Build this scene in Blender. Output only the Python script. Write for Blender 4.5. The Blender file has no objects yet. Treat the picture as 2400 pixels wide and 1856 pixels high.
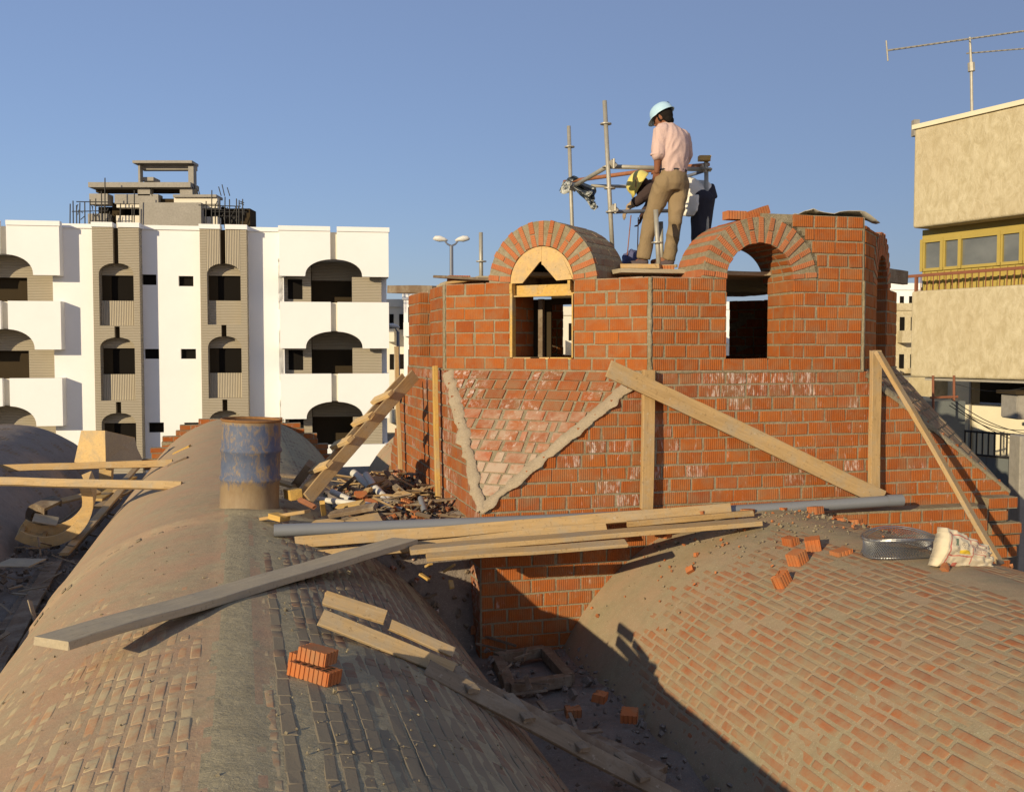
import bpy, bmesh, math, random
from mathutils import Vector, Matrix, noise
R = math.radians
rnd = random.Random(11)
scn = bpy.context.scene
COL = scn.collection
V = Vector

# ------------------------------------------------------------------ camera
F, HZ = 2350.0, 818.0            # focal length and horizon line, in pixels of the 2400 wide photograph
PITCH = math.atan((928 - HZ) / F)
cam_d = bpy.data.cameras.new('camera')
cam_d.lens = 36 * F / 2400
cam_d.sensor_width = 36
cam_d.sensor_fit = 'HORIZONTAL'
cam_d.clip_start = 0.05
cam_d.clip_end = 3000
cam = bpy.data.objects.new('camera', cam_d)
COL.objects.link(cam)
cam.rotation_euler = (R(90) - PITCH, 0, 0)
scn.camera = cam

# ------------------------------------------------------------------ light
SUN_AZ, SUN_EL = R(-36), R(15.5)     # azimuth from the direction behind the camera, negative = to the left
w = bpy.data.worlds.new('World')
scn.world = w
w.use_nodes = True
wn = w.node_tree
sky = wn.nodes.new('ShaderNodeTexSky')
sky.sky_type = 'NISHITA'
sky.sun_disc = False
sky.sun_elevation = SUN_EL
sky.sun_rotation = R(180) - SUN_AZ * -1
sky.altitude = 0
sky.air_density = 1.0
sky.dust_density = 0.8
sky.ozone_density = 5.0
bg = wn.nodes['Background']
bg.inputs['Strength'].default_value = 0.092
tint = wn.nodes.new('ShaderNodeMix'); tint.data_type = 'RGBA'; tint.blend_type = 'MULTIPLY'; tint.inputs[0].default_value = 1.0
tint.inputs[7].default_value = (1.26, 1.08, 1.05, 1)      # the whole sky a little hazier and less cyan
wn.links.new(sky.outputs[0], tint.inputs[6]); hz = wn.nodes.new('ShaderNodeMix'); hz.data_type = 'RGBA'; hz.inputs[0].default_value = 0.36
hz.inputs[7].default_value = (3.8, 4.6, 7.0, 1)      # even dust haze over the whole dome
wn.links.new(tint.outputs[2], hz.inputs[6]); wn.links.new(hz.outputs[2], bg.inputs[0])
sun_d = bpy.data.lights.new('sun', 'SUN')
sun_d.energy = 5.0
sun_d.angle = R(0.5)
sun_d.color = (1.0, 0.84, 0.58)
sun = bpy.data.objects.new('sun', sun_d)
COL.objects.link(sun)
LD = V((-math.sin(SUN_AZ) * math.cos(SUN_EL), math.cos(SUN_AZ) * math.cos(SUN_EL), -math.sin(SUN_EL)))
sun.rotation_euler = LD.to_track_quat('-Z', 'Y').to_euler()
scn.view_settings.view_transform = 'Standard'
scn.view_settings.look = 'None'
scn.view_settings.exposure = 0.06
scn.view_settings.gamma = 1.0
scn.view_settings.use_curve_mapping = False
scn.cycles.max_bounces = 6

# ------------------------------------------------------------------ frames: eye at the origin, (s, t) = the site's own grid
TH = R(15.087)
B_ = V((math.cos(TH), math.sin(TH), 0))
A_ = V((-math.sin(TH), math.cos(TH), 0))
def W(s, t, z): return B_ * s + A_ * t + V((0, 0, z))
def ray(px, py):
    x, v = (px - 1200) / F, (928 - py) / F
    d = V((x, math.cos(PITCH) + v * math.sin(PITCH), v * math.cos(PITCH) - math.sin(PITCH)))
    return d
def at_y(px, py, Y):
    d = ray(px, py); return d * (Y / d.y)
def at_t(px, py, t):
    d = ray(px, py); return d * (t / d.dot(A_))
def at_s(px, py, s):
    d = ray(px, py); return d * (s / d.dot(B_))
def at_z(px, py, z):
    d = ray(px, py); return d * (z / d.z)
def proj(p):
    y = p.y * math.cos(PITCH) - p.z * math.sin(PITCH)
    z = p.y * math.sin(PITCH) + p.z * math.cos(PITCH)
    if y < 0.05: return None
    return (1200 + F * p.x / y, 928 - F * z / y, y)

# ------------------------------------------------------------------ object helpers
def link(o): COL.objects.link(o); return o
def tag(o, label=None, cat=None, group=None, kind=None):
    if label: o['label'] = label
    if cat: o['category'] = cat
    if group: o['group'] = group
    if kind: o['kind'] = kind
    return o
def thing(name, label, cat, loc=(0, 0, 0), group=None):
    o = bpy.data.objects.new(name, None); link(o)
    o.location = loc; o.empty_display_size = 0.1
    o.matrix_basis = Matrix.Translation(V(loc))
    return tag(o, label, cat, group)
def adopt(o, parent):
    if parent is not None:
        o.parent = parent
        o.matrix_parent_inverse = WM[parent.name].inverted() if parent.name in WM else parent.matrix_basis.inverted()
    return o
WM = {}
def ob(name, me, mat, parent=None, M=None, smooth=False):
    if isinstance(me, bmesh.types.BMesh):
        m = bpy.data.meshes.new(name); me.to_mesh(m); me.free(); me = m
        if mat is not None:
            for q in (mat if isinstance(mat, (list, tuple)) else [mat]): me.materials.append(q)
        if smooth:
            for p in me.polygons: p.use_smooth = True
    o = bpy.data.objects.new(name, me); link(o)
    if M is not None: o.matrix_basis = M
    WM[o.name] = M.copy() if M is not None else Matrix.Identity(4)
    if parent is not None: adopt(o, parent)
    return o
def frame(o, x, z):
    x = x.normalized(); y = z.cross(x).normalized(); z = x.cross(y)
    M = Matrix.Identity(4)
    for i in range(3): M[i][0], M[i][1], M[i][2], M[i][3] = x[i], y[i], z[i], o[i]
    return M
def bm_box(bm, lo, hi, M=None, mi=0):
    vs = []
    for z in (lo[2], hi[2]):
        for x, y in ((lo[0], lo[1]), (hi[0], lo[1]), (hi[0], hi[1]), (lo[0], hi[1])):
            p = V((x, y, z)); vs.append(bm.verts.new(M @ p if M else p))
    for f in ((3, 2, 1, 0), (4, 5, 6, 7), (0, 1, 5, 4), (1, 2, 6, 5), (2, 3, 7, 6), (3, 0, 4, 7)):
        bm.faces.new([vs[i] for i in f]).material_index = mi
    return vs
def bm_prism(bm, poly, a, b, fn, mi=0):
    """poly: list of 2-D points; fn(x, y, d) -> world point; extruded from d=a to d=b"""
    lo = [bm.verts.new(fn(x, y, a)) for x, y in poly]
    hi = [bm.verts.new(fn(x, y, b)) for x, y in poly]
    n = len(poly)
    fs = [bm.faces.new(lo), bm.faces.new(hi[::-1])]
    for i in range(n):
        fs.append(bm.faces.new((lo[i], hi[i], hi[(i + 1) % n], lo[(i + 1) % n])))
    for f in fs: f.material_index = mi
    return fs
def fixn(bm): bmesh.ops.recalc_face_normals(bm, faces=bm.faces[:]); return bm
def bm_tube(bm, pts, rad, seg=10, cap=True, mi=0):
    pts = [V(p) for p in pts]
    if not isinstance(rad, (list, tuple)): rad = [rad] * len(pts)
    rings = []; up = None
    for i, p in enumerate(pts):
        d = (pts[min(i + 1, len(pts) - 1)] - pts[max(i - 1, 0)]).normalized()
        if up is None:
            up = d.orthogonal().normalized()
        up = (up - d * up.dot(d)).normalized(); sd = d.cross(up)
        rr = rad[i]; r1, r2 = rr if isinstance(rr, tuple) else (rr, rr)
        rings.append([bm.verts.new(p + up * (r1 * math.cos(2 * math.pi * k / seg)) + sd * (r2 * math.sin(2 * math.pi * k / seg))) for k in range(seg)])
    for a, b in zip(rings, rings[1:]):
        for k in range(seg):
            bm.faces.new((a[k], a[(k + 1) % seg], b[(k + 1) % seg], b[k])).material_index = mi
    if cap:
        bm.faces.new(rings[0][::-1]).material_index = mi; bm.faces.new(rings[-1]).material_index = mi
    return rings
def bm_lathe(bm, prof, seg=32, M=None, mi=0):
    rings = []
    for r, z in prof:
        rings.append([bm.verts.new((M or Matrix()) @ V((r * math.cos(2 * math.pi * k / seg), r * math.sin(2 * math.pi * k / seg), z))) for k in range(seg)])
    for a, b in zip(rings, rings[1:]):
        for k in range(seg):
            bm.faces.new((a[k], a[(k + 1) % seg], b[(k + 1) % seg], b[k])).material_index = mi
    return rings

# ------------------------------------------------------------------ materials
class NT:
    def __init__(s, name, rough=0.9, spec=0.2, metal=0.0):
        s.m = bpy.data.materials.new(name); s.m.use_nodes = True
        s.t = s.m.node_tree; s.b = s.t.nodes['Principled BSDF']
        s.b.inputs['Roughness'].default_value = rough
        s.b.inputs['Specular IOR Level'].default_value = spec
        s.b.inputs['Metallic'].default_value = metal
    def n(s, typ, **kw):
        x = s.t.nodes.new('ShaderNode' + typ)
        for k, v in kw.items():
            if k.startswith('i_'): x.inputs[k[2:].replace('_', ' ')].default_value = v
            else: setattr(x, k, v)
        return x
    def l(s, a, b): s.t.links.new(a, b)
    def coord(s, kind='Object', scale=(1, 1, 1)):
        if kind == 'World':
            c = s.n('NewGeometry').outputs['Position']
        else:
            c = s.n('TexCoord').outputs[kind]
        mp = s.n('Mapping'); mp.inputs['Scale'].default_value = scale
        s.l(c, mp.inputs['Vector']); return mp.outputs[0]
    def noise(s, vec, scale, detail=4, rough=0.55, dist=0.0):
        x = s.n('TexNoise'); x.inputs['Scale'].default_value = scale; x.inputs['Detail'].default_value = detail
        x.inputs['Roughness'].default_value = rough; x.inputs['Distortion'].default_value = dist
        s.l(vec, x.inputs['Vector']); return x.outputs['Fac']
    def ramp(s, fac, stops, interp='LINEAR'):
        x = s.n('ValToRGB'); x.color_ramp.interpolation = interp
        e = x.color_ramp.elements
        while len(e) < len(stops): e.new(0.5)
        for q, (p, c) in zip(e, stops):
            q.position = p; q.color = (*c, 1) if isinstance(c, tuple) else (c, c, c, 1)
        s.l(fac, x.inputs[0]); return x.outputs[0]
    def mix(s, fac, a, b, mode='MIX'):
        x = s.n('Mix', data_type='RGBA', blend_type=mode)
        for i, v in ((0, fac), (6, a), (7, b)):
            if isinstance(v, (int, float)): x.inputs[i].default_value = v
            elif isinstance(v, tuple): x.inputs[i].default_value = (*v, 1)
            else: s.l(v, x.inputs[i])
        return x.outputs[2]
    def math(s, op, a, b=0.0):
        x = s.n('Math', operation=op)
        for i, v in ((0, a), (1, b)):
            if isinstance(v, (int, float)): x.inputs[i].default_value = v
            else: s.l(v, x.inputs[i])
        return x.outputs[0]
    def rand(s):
        a = s.n('NewGeometry').outputs['Random Per Island']; b = s.n('ObjectInfo').outputs['Random']
        return s.math('FRACT', s.math('ADD', a, s.math('MULTIPLY', b, 7.31)))
    def color(s, c):
        if isinstance(c, tuple): s.b.inputs['Base Color'].default_value = (*c, 1)
        else: s.l(c, s.b.inputs['Base Color'])
    def bump(s, h, strength=0.5, dist=0.01, prev=None):
        x = s.n('Bump'); x.inputs['Strength'].default_value = strength; x.inputs['Distance'].default_value = dist
        s.l(h, x.inputs['Height'])
        if prev is not None: s.l(prev, x.inputs['Normal'])
        s.l(x.outputs[0], s.b.inputs['Normal']); return x.outputs[0]

MORT = (0.235, 0.185, 0.105)
def brick_mat(name, cols, dust=0.35, white=0.0, ribs=True, dustcol=MORT, rough=0.9, rim=False):
    m = NT(name, rough, 0.15)
    base = m.ramp(m.rand(), [(i / (len(cols) - 1), c) for i, c in enumerate(cols)])
    wp = m.coord('World')
    n1 = m.noise(wp, 9, 5, 0.6)
    base = m.mix(m.ramp(n1, [(0.35, 0.0), (0.75, 1.0)]), base, m.mix(0.35, base, (0.20, 0.06, 0.03)))
    uv = m.coord('UV')
    if ribs:
        wv = m.n('TexWave', wave_type='BANDS', bands_direction='X'); wv.inputs['Scale'].default_value = 15.2
        m.l(uv, wv.inputs['Vector'])
        ribv = wv.outputs['Fac']
        base = m.mix(m.ramp(ribv, [(0.0, 0.0), (0.30, 1.0)]), m.mix(0.28, base, (0.14, 0.045, 0.02)), base)  # rib grooves darkened in the colour too, as painted crease shade
    nd = m.noise(wp, 5.5, 8, 0.68, 0.3)
    if rim:
        at = m.n('Attribute', attribute_name='rim'); nr = m.noise(wp, 34, 4, 0.65)
        rv = m.math('ADD', at.outputs['Fac'], m.math('MULTIPLY', m.math('SUBTRACT', nr, 0.5), 1.5))
        base = m.mix(m.ramp(rv, [(0.15, 0.9), (0.85, 0.0)]), base, dustcol)
    base = m.mix(m.math('MULTIPLY', m.ramp(nd, [(0.50 - dust * 0.35, 0.0), (0.78 - dust * 0.3, 1.0)]), min(1, 0.35 + dust)), base, dustcol)
    if white > 0:
        ws = m.coord('World', (26, 26, 8))
        nw = m.noise(ws, 1.0, 9, 0.75, 0.4)
        nb = m.noise(wp, 1.3, 2, 0.5)
        base = m.mix(m.math('MULTIPLY', m.ramp(nw, [(0.60 - 0.1 * white, 0.0), (0.72 - 0.08 * white, 0.85)]), m.ramp(nb, [(0.42, 0.0), (0.58, 1.0)])), base, (0.68, 0.60, 0.53))
    m.color(base)
    b1 = m.bump(m.noise(wp, 60, 5, 0.7), 0.35, 0.006)
    if ribs: m.bump(ribv, 0.5, 0.005, b1)
    return m.m
ORANGE = [(0.315, 0.083, 0.016), (0.36, 0.100, 0.020), (0.385, 0.114, 0.024), (0.335, 0.090, 0.017), (0.40, 0.124, 0.026), (0.29, 0.072, 0.015)]
OLDRED = [(0.30, 0.088, 0.028), (0.35, 0.108, 0.033), (0.32, 0.098, 0.030), (0.275, 0.076, 0.024)]
PINK = [(0.37, 0.14, 0.062), (0.40, 0.148, 0.060), (0.35, 0.142, 0.070), (0.41, 0.143, 0.052), (0.33, 0.132, 0.066)]
M = {}
M['brick'] = brick_mat('brick_fired_clay', ORANGE, 0.16)
M['brick_base'] = brick_mat('brick_base_wall', ORANGE[:5] + OLDRED[1:2], 0.18, 0.08)
M['brick_white'] = brick_mat('brick_efflorescent', OLDRED, 0.25, 1.0)
M['brick_chamfer'] = brick_mat('brick_worn_red', OLDRED + [(0.42, 0.145, 0.07)], 0.42, 0.45, False, (0.40, 0.31, 0.215))
M['brick_chamfer_washed'] = brick_mat('brick_mortar_washed', OLDRED, 0.85, 0.3, False, (0.42, 0.31, 0.215))
M['brick_arch'] = brick_mat('brick_arch', [(0.43, 0.145, 0.058), (0.47, 0.165, 0.066), (0.39, 0.12, 0.045)], 0.12, 0, True)
M['brick_vault'] = brick_mat('brick_dusty_pink', [tuple(x * .9 for x in c_) for c_ in PINK], 0.50, 0, False, (0.285, 0.235, 0.14), rim=True)
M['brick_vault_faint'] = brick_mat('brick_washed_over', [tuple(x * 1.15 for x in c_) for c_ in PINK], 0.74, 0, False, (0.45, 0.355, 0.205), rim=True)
M['brick_dull_shade'] = brick_mat('brick_dusty_grey_shade', [(0.22, 0.125, 0.075), (0.205, 0.12, 0.078), (0.24, 0.13, 0.075), (0.19, 0.115, 0.076)], 0.55, 0, False, (0.245, 0.20, 0.13), rim=True)  # dusty grey brick, colour lowered further to paint the flank's shade
M['brick_loose'] = brick_mat('brick_loose', [(0.44, 0.14, 0.042), (0.49, 0.16, 0.05), (0.40, 0.12, 0.036)], 0.25, 0, False)

def mortar_mat(name, c, c2, sc=3.0, bs=0.6, fine=70, pink=None):
    m = NT(name, 0.95, 0.1)
    wp = m.coord('World')
    a = m.mix(m.ramp(m.noise(wp, sc, 7, 0.65, 0.2), [(0.3, 0.0), (0.7, 1.0)]), c, c2)
    a = m.mix(m.ramp(m.noise(wp, sc * 9, 6, 0.7), [(0.42, 0.0), (0.75, 0.7)]), a, tuple(x * 0.62 for x in c))
    if pink: a = m.mix(m.ramp(m.noise(wp, 2.1, 6, 0.7), [(0.36, 0.0), (0.64, 0.9)]), a, pink)
    a = m.mix(m.ramp(m.noise(wp, 130, 2, 0.5), [(0.62, 0.0), (0.75, 0.5)]), a, (0.62, 0.56, 0.44))
    m.color(a)
    b = m.bump(m.noise(wp, fine, 6, 0.75), bs, 0.01)
    m.bump(m.noise(wp, sc * 5, 5, 0.6), bs * 0.7, 0.03, b)
    return m.m
M['mortar'] = mortar_mat('mortar', MORT, (0.32, 0.275, 0.19), 4)
M['mortar_vault'] = mortar_mat('mortar_wash', (0.40, 0.315, 0.19), (0.34, 0.275, 0.17), 1.2, 0.4, 60, (0.41, 0.255, 0.155))
M['mortar_vault_r'] = mortar_mat('mortar_wash_olive', (0.32, 0.265, 0.16), (0.275, 0.23, 0.14), 1.2, 0.4, 60, (0.34, 0.235, 0.145))
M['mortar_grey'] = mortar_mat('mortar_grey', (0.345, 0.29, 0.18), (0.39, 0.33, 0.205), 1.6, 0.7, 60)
M['mortar_pale'] = mortar_mat('mortar_pale', (0.40, 0.32, 0.215), (0.33, 0.255, 0.165), 5, 0.3, 50)
M['mortar_far_shade'] = mortar_mat('mortar_far_shade_tone', (0.30, 0.24, 0.19), (0.25, 0.20, 0.16), 0.8, 0.7, 20)  # mortar colour lowered to paint the far left vault's shade
M['concrete'] = mortar_mat('concrete', (0.35, 0.32, 0.27), (0.29, 0.265, 0.22), 1.0, 0.4, 30)
M['slab'] = mortar_mat('roof_screed', (0.26, 0.21, 0.165), (0.20, 0.165, 0.13), 1.5, 1.0, 40)

def wood_mat(name, cols, dark=0.5, knots=0.5, rough=0.75):
    m = NT(name, rough, 0.25)
    oc = m.coord('Object', (1.6, 22, 22)); oc2 = m.coord('Object', (0.9, 6, 6))
    rr = m.rand()
    base = m.ramp(rr, [(i / max(1, len(cols) - 1), c) for i, c in enumerate(cols)])
    gr = m.noise(oc, 1.6, 6, 0.7, 0.8)
    base = m.mix(m.ramp(gr, [(0.35, 0.0), (0.72, dark)]), base, tuple(x * 0.45 for x in cols[0]))
    kn = m.n('TexVoronoi'); kn.inputs['Scale'].default_value = 2.3; m.l(oc2, kn.inputs['Vector'])
    base = m.mix(m.math('MULTIPLY', m.ramp(kn.outputs['Distance'], [(0.05, 1.0), (0.16, 0.0)]), knots), base, (0.10, 0.045, 0.015))
    dn = m.noise(m.coord('World'), 3.5, 6, 0.7)
    base = m.mix(m.ramp(dn, [(0.46, 0.0), (0.70, 0.75)]), base, (0.33, 0.28, 0.20))
    sp = m.noise(m.coord('World'), 42, 3, 0.6)
    base = m.mix(m.ramp(sp, [(0.60, 0.0), (0.72, 0.55)]), base, tuple(x * 0.35 for x in cols[0]))
    base = m.mix(m.ramp(m.noise(m.coord('World'), 23, 4, 0.7), [(0.62, 0.0), (0.72, 0.6)]), base, (0.46, 0.40, 0.30))
    m.color(base); m.bump(gr, 0.35, 0.006)
    return m.m
M['wood'] = wood_mat('pine_timber', [(0.43, 0.275, 0.115), (0.48, 0.32, 0.145), (0.40, 0.25, 0.098), (0.50, 0.345, 0.165)])
M['wood_yellow'] = wood_mat('pine_yellow', [(0.56, 0.34, 0.085), (0.60, 0.37, 0.10)])
M['wood_grey'] = wood_mat('weathered_timber', [(0.43, 0.35, 0.225), (0.46, 0.38, 0.25)], 0.45, 0.2, 0.85)
M['wood_old_shade'] = wood_mat('dirty_timber_shade_tone', [(0.25, 0.185, 0.115), (0.28, 0.21, 0.13)], 0.5, 0.2, 0.85)  # dirty wood, colour also lowered to paint the walkway's shade
M['wood_dark'] = wood_mat('old_dark_timber', [(0.20, 0.135, 0.08), (0.16, 0.115, 0.075)], 0.5, 0.3, 0.85)
M['ply'] = wood_mat('plywood', [(0.60, 0.39, 0.155), (0.63, 0.43, 0.19)], 0.3, 0.05)

def plain(name, c, rough=0.7, spec=0.3, metal=0.0, var=0.25, sc=4.0, bump=0.0):
    m = NT(name, rough, spec, metal)
    wp = m.coord('World')
    m.color(m.mix(m.ramp(m.noise(wp, sc, 6, 0.65), [(0.35, 0.0), (0.75, var)]), c, tuple(x * 0.5 for x in c)))
    if bump: m.bump(m.noise(wp, sc * 12, 5, 0.65), bump, 0.01)
    return m.m
M['white'] = plain('white_paint_render', (0.80, 0.785, 0.745), 0.9, 0.2, 0, 0.10, 0.7, 0.15)
M['near_black'] = plain('near_black_fill', (0.012, 0.010, 0.008), 0.9, 0.05, 0, 0.2, 0.5)  # near-black fill for windows, pipe bores and interiors
M['dark_brown'] = plain('brown_shutter_dark_fill', (0.05, 0.036, 0.02), 0.9, 0.05, 0, 0.3, 0.5)  # shutter brown, also the dark fill for holes, interiors and added boards
M['tube'] = plain('galvanised_tube', (0.40, 0.37, 0.30), 0.55, 0.4, 0.35, 0.5, 14)
M['tube_rust'] = plain('rusty_tube', (0.33, 0.14, 0.07), 0.8, 0.2, 0.1, 0.5, 18)
M['pvc'] = plain('grey_pvc', (0.185, 0.19, 0.195), 0.42, 0.5, 0, 0.12, 3)
M['pvc_pale'] = plain('pale_pipe', (0.58, 0.545, 0.46), 0.5, 0.4, 0, 0.3, 20)
M['iron'] = plain('black_iron', (0.03, 0.028, 0.026), 0.6, 0.3, 0.3, 0.2, 5)
M['rust_red'] = plain('rust_red_rail', (0.24, 0.09, 0.045), 0.7, 0.3, 0, 0.4, 9)
M['yellow_frame'] = plain('ochre_painted_frame', (0.40, 0.30, 0.075), 0.6, 0.3, 0, 0.2, 3)
M['cream'] = plain('cream_render', (0.72, 0.64, 0.45), 0.9, 0.2, 0, 0.2, 1.5, 0.2)
M['offwhite'] = plain('pale_render_far', (0.68, 0.62, 0.50), 0.9, 0.2, 0, 0.15, 0.4)
M['gate'] = plain('grey_gate_paint', (0.13, 0.14, 0.13), 0.6, 0.3, 0, 0.3, 2)
M['asphalt'] = plain('asphalt_dust', (0.20, 0.17, 0.13), 0.95, 0.1, 0, 0.4, 0.3, 0.4)
M['lampwhite'] = plain('lamp_housing', (0.62, 0.60, 0.55), 0.5, 0.4, 0, 0.2, 4)
M['lamppole'] = plain('lamp_pole', (0.16, 0.17, 0.20), 0.5, 0.4, 0.3, 0.2, 4)
M['paper'] = plain('grey_paper', (0.45, 0.41, 0.33), 0.9, 0.2, 0, 0.4, 12, 0.3)

def glass_mat():
    m = NT('grey_window_glass', 0.08, 0.6)
    m.color(m.ramp(m.noise(m.coord('World', (1, 1, 1.5)), 1.2, 4, 0.6), [(0.3, (0.10, 0.105, 0.10)), (0.7, (0.17, 0.175, 0.165))]))
    return m.m
M['glass'] = glass_mat()
def stucco_mat():
    m = NT('beige_trowelled_render', 0.95, 0.1)
    wp = m.coord('World', (1, 1, 0.6))
    n1 = m.noise(wp, 6.5, 9, 0.75, 0.5); n2 = m.noise(m.coord('World'), 0.8, 3, 0.5)
    a = m.mix(m.ramp(n1, [(0.38, 0.0), (0.62, 1.0)]), (0.43, 0.355, 0.21), (0.575, 0.495, 0.325))
    a = m.mix(m.ramp(n2, [(0.4, 0.0), (0.7, 0.35)]), a, (0.44, 0.35, 0.21))
    m.color(a); m.bump(n1, 0.8, 0.03)
    return m.m
M['stucco'] = stucco_mat()
def clad_mat(name, axis):
    m = NT(name, 0.9, 0.15)
    oc = m.coord('Object')
    wv = m.n('TexWave', wave_type='BANDS', bands_direction=axis); wv.inputs['Scale'].default_value = 4.6
    wv.inputs['Distortion'].default_value = 0.4; wv.inputs['Detail'].default_value = 2
    m.l(oc, wv.inputs['Vector'])
    a = m.mix(m.ramp(wv.outputs['Fac'], [(0.08, 0.0), (0.35, 1.0)]), (0.29, 0.25, 0.185), (0.46, 0.395, 0.285))
    a = m.mix(m.ramp(m.noise(oc, 1.3, 5, 0.6), [(0.4, 0.0), (0.75, 0.4)]), a, (0.36, 0.30, 0.215))
    m.color(a); m.bump(wv.outputs['Fac'], 0.8, 0.03)
    return m.m
M['clad'] = clad_mat('brick_slip_cladding', 'Z')
M['clad_v'] = clad_mat('vertical_slip_cladding', 'X')
def drum_mat():
    m = NT('rusty_blue_paint', 0.65, 0.35)
    oc = m.coord('Object', (1, 1, 0.45)); o1 = m.coord('Object')
    n1 = m.noise(oc, 16, 10, 0.8, 0.6); n2 = m.noise(o1, 2.6, 4, 0.6)
    sep = m.n('SeparateXYZ'); m.l(o1, sep.inputs[0])
    zf = m.ramp(m.math('DIVIDE', sep.outputs['Z'], 0.88), [(0.0, 0.30), (0.22, 0.15), (0.36, 0.0), (0.93, 0.0), (1.0, 0.2)])
    f = m.math('ADD', m.math('ADD', m.math('MULTIPLY', n1, 0.7), m.math('MULTIPLY', n2, 0.3)), zf)
    rust = m.mix(m.noise(oc, 14, 6, 0.7), (0.17, 0.10, 0.045), (0.32, 0.245, 0.145))
    blue = m.mix(m.noise(o1, 20, 4, 0.6), (0.055, 0.075, 0.135), (0.12, 0.14, 0.185))
    m.color(m.mix(m.ramp(f, [(0.485, 0.0), (0.575, 1.0)]), blue, rust))
    m.bump(n1, 0.3, 0.01)
    return m.m
M['barrel'] = drum_mat()
M['rust'] = plain('rust', (0.27, 0.135, 0.05), 0.85, 0.2, 0, 0.6, 25, 0.3)

# ------------------------------------------------------------------ bricks: one mesh per size, copied; what is past the 300 largest is joined
_BM = {}
def pillow_geo(l, h, var):
    """worn brick seen flush in a vault: rounded outline, rim sunk in the mortar"""
    q = random.Random(var * 31 + int(l * 500)); out = []
    for ins, z in ((0.0, -0.010), (0.004, -0.0014), (0.011, 0.0)):
        a, b = l / 2 - ins, h / 2 - ins; cr = min(a, b) * .30
        for sx, sy in ((1, 1), (-1, 1), (-1, -1), (1, -1)):
            for k in (0, 1, 2):
                an = math.pi / 4 * k + {(1, 1): 0, (-1, 1): math.pi / 2, (-1, -1): math.pi, (1, -1): -math.pi / 2}[(sx, sy)]
                out.append(V((sx * (a - cr) + cr * math.cos(an) + q.uniform(-.0025, .0025), sy * (b - cr) + cr * math.sin(an) + q.uniform(-.0025, .0025), z + q.uniform(-.0004, .0004))))
    fs = []
    for r in (0, 12):
        for k in range(12): fs.append((r + k, r + (k + 1) % 12, r + 12 + (k + 1) % 12, r + 12 + k))
    fs.append(tuple(range(24, 36)))
    return out, fs
def rim_of(i): return 0.0 if i < 12 else (0.45 if i < 24 else 1.0)
def brick_geo(l, h, d, var):
    if d < 0.035: return pillow_geo(l, h, var)
    flat = False
    q = random.Random(var * 97 + int(l * 1000) + int(h * 10000))
    c = 0.005
    j = lambda a: q.uniform(-a, a)
    o = [V((x * l / 2 + j(0.004), y * h / 2 + j(0.003), -d)) for x, y in ((-1, -1), (1, -1), (1, 1), (-1, 1))]
    m = [V((p.x, p.y, -c * .4)) for p in o]
    f = [V((p.x * (1 - 2 * c / l) + j(.003), p.y * (1 - 2 * c / h) + j(.002), j(0.0015))) for p in o]
    vs = o + m + f
    fs = []
    for a in (0, 4):
        for i in range(4): fs.append((a + i, a + (i + 1) % 4, a + 4 + (i + 1) % 4, a + 4 + i))
    fs.append((8, 9, 10, 11))
    return vs, fs
def brick_mesh(l, h, d, var, mat):
    key = (l, h, d, var, mat.name)
    if key not in _BM:
        vs, fs = brick_geo(l, h, d, var)
        me = bpy.data.meshes.new('brick'); me.from_pydata([tuple(v) for v in vs], [], fs)
        uv = me.uv_layers.new(name='UVMap')
        for lp in me.loops:
            v = vs[lp.vertex_index]; uv.data[lp.index].uv = (v.x, v.y)
        if d < 0.035:
            at = me.attributes.new('rim', 'FLOAT', 'POINT')
            for i_ in range(len(vs)): at.data[i_].value = rim_of(i_)
            for p_ in me.polygons: p_.use_smooth = True
        me.materials.append(mat); _BM[key] = me
    return _BM[key]
class Bricks:
    def __init__(s): s.items = []
    def add(s, Mx, l, h, d, mat): s.items.append((Mx, max(0.03, round(l / 0.02) * 0.02), round(h, 3), d, mat))
    def build(s, root, nmax=300, name='brick', rest='brick_courses', cull=None):
        sc = []
        for it in s.items:
            p = it[0].translation; n = it[0].col[2].to_3d()
            pr = proj(p); f = -n.dot(p.normalized())
            a = 0.0
            if pr and -40 < pr[0] < 2440 and -40 < pr[1] < 1900 and f > 0.02: a = it[1] * it[2] * f / (p.length ** 2)
            sc.append(a)
        order = sorted(range(len(s.items)), key=lambda i: -sc[i])
        n = 0; rem = {}
        for i in order:
            Mx, l, h, d, mat = s.items[i]
            if n < nmax and sc[i] > 0:
                ob(name, brick_mesh(l, h, d, rnd.randrange(4), mat), None, root, Mx); n += 1
            else: rem.setdefault(mat.name, []).append(i)
        for mn, ids in rem.items():
            vs, fs, uvs, rims = [], [], [], []
            for i in ids:
                Mx, l, h, d, mat = s.items[i]
                v, f = brick_geo(l, h, d, rnd.randrange(4)); b = len(vs)
                vs += [tuple(Mx @ x) for x in v]; uvs += [(x.x, x.y) for x in v]
                fs += [tuple(b + k for k in q) for q in f]
                rims += [rim_of(i_) if d < .035 else 1.0 for i_ in range(len(v))]
            me = bpy.data.meshes.new(rest); me.from_pydata(vs, [], fs)
            uv = me.uv_layers.new(name='UVMap')
            for lp in me.loops: uv.data[lp.index].uv = uvs[lp.vertex_index]
            at = me.attributes.new('rim', 'FLOAT', 'POINT'); at.data.foreach_set('value', rims)
            if min(rims) < 1:
                for p_ in me.polygons: p_.use_smooth = True
            me.materials.append(bpy.data.materials[mn])
            tag(ob(rest, me, None, root), kind='stuff')

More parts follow.
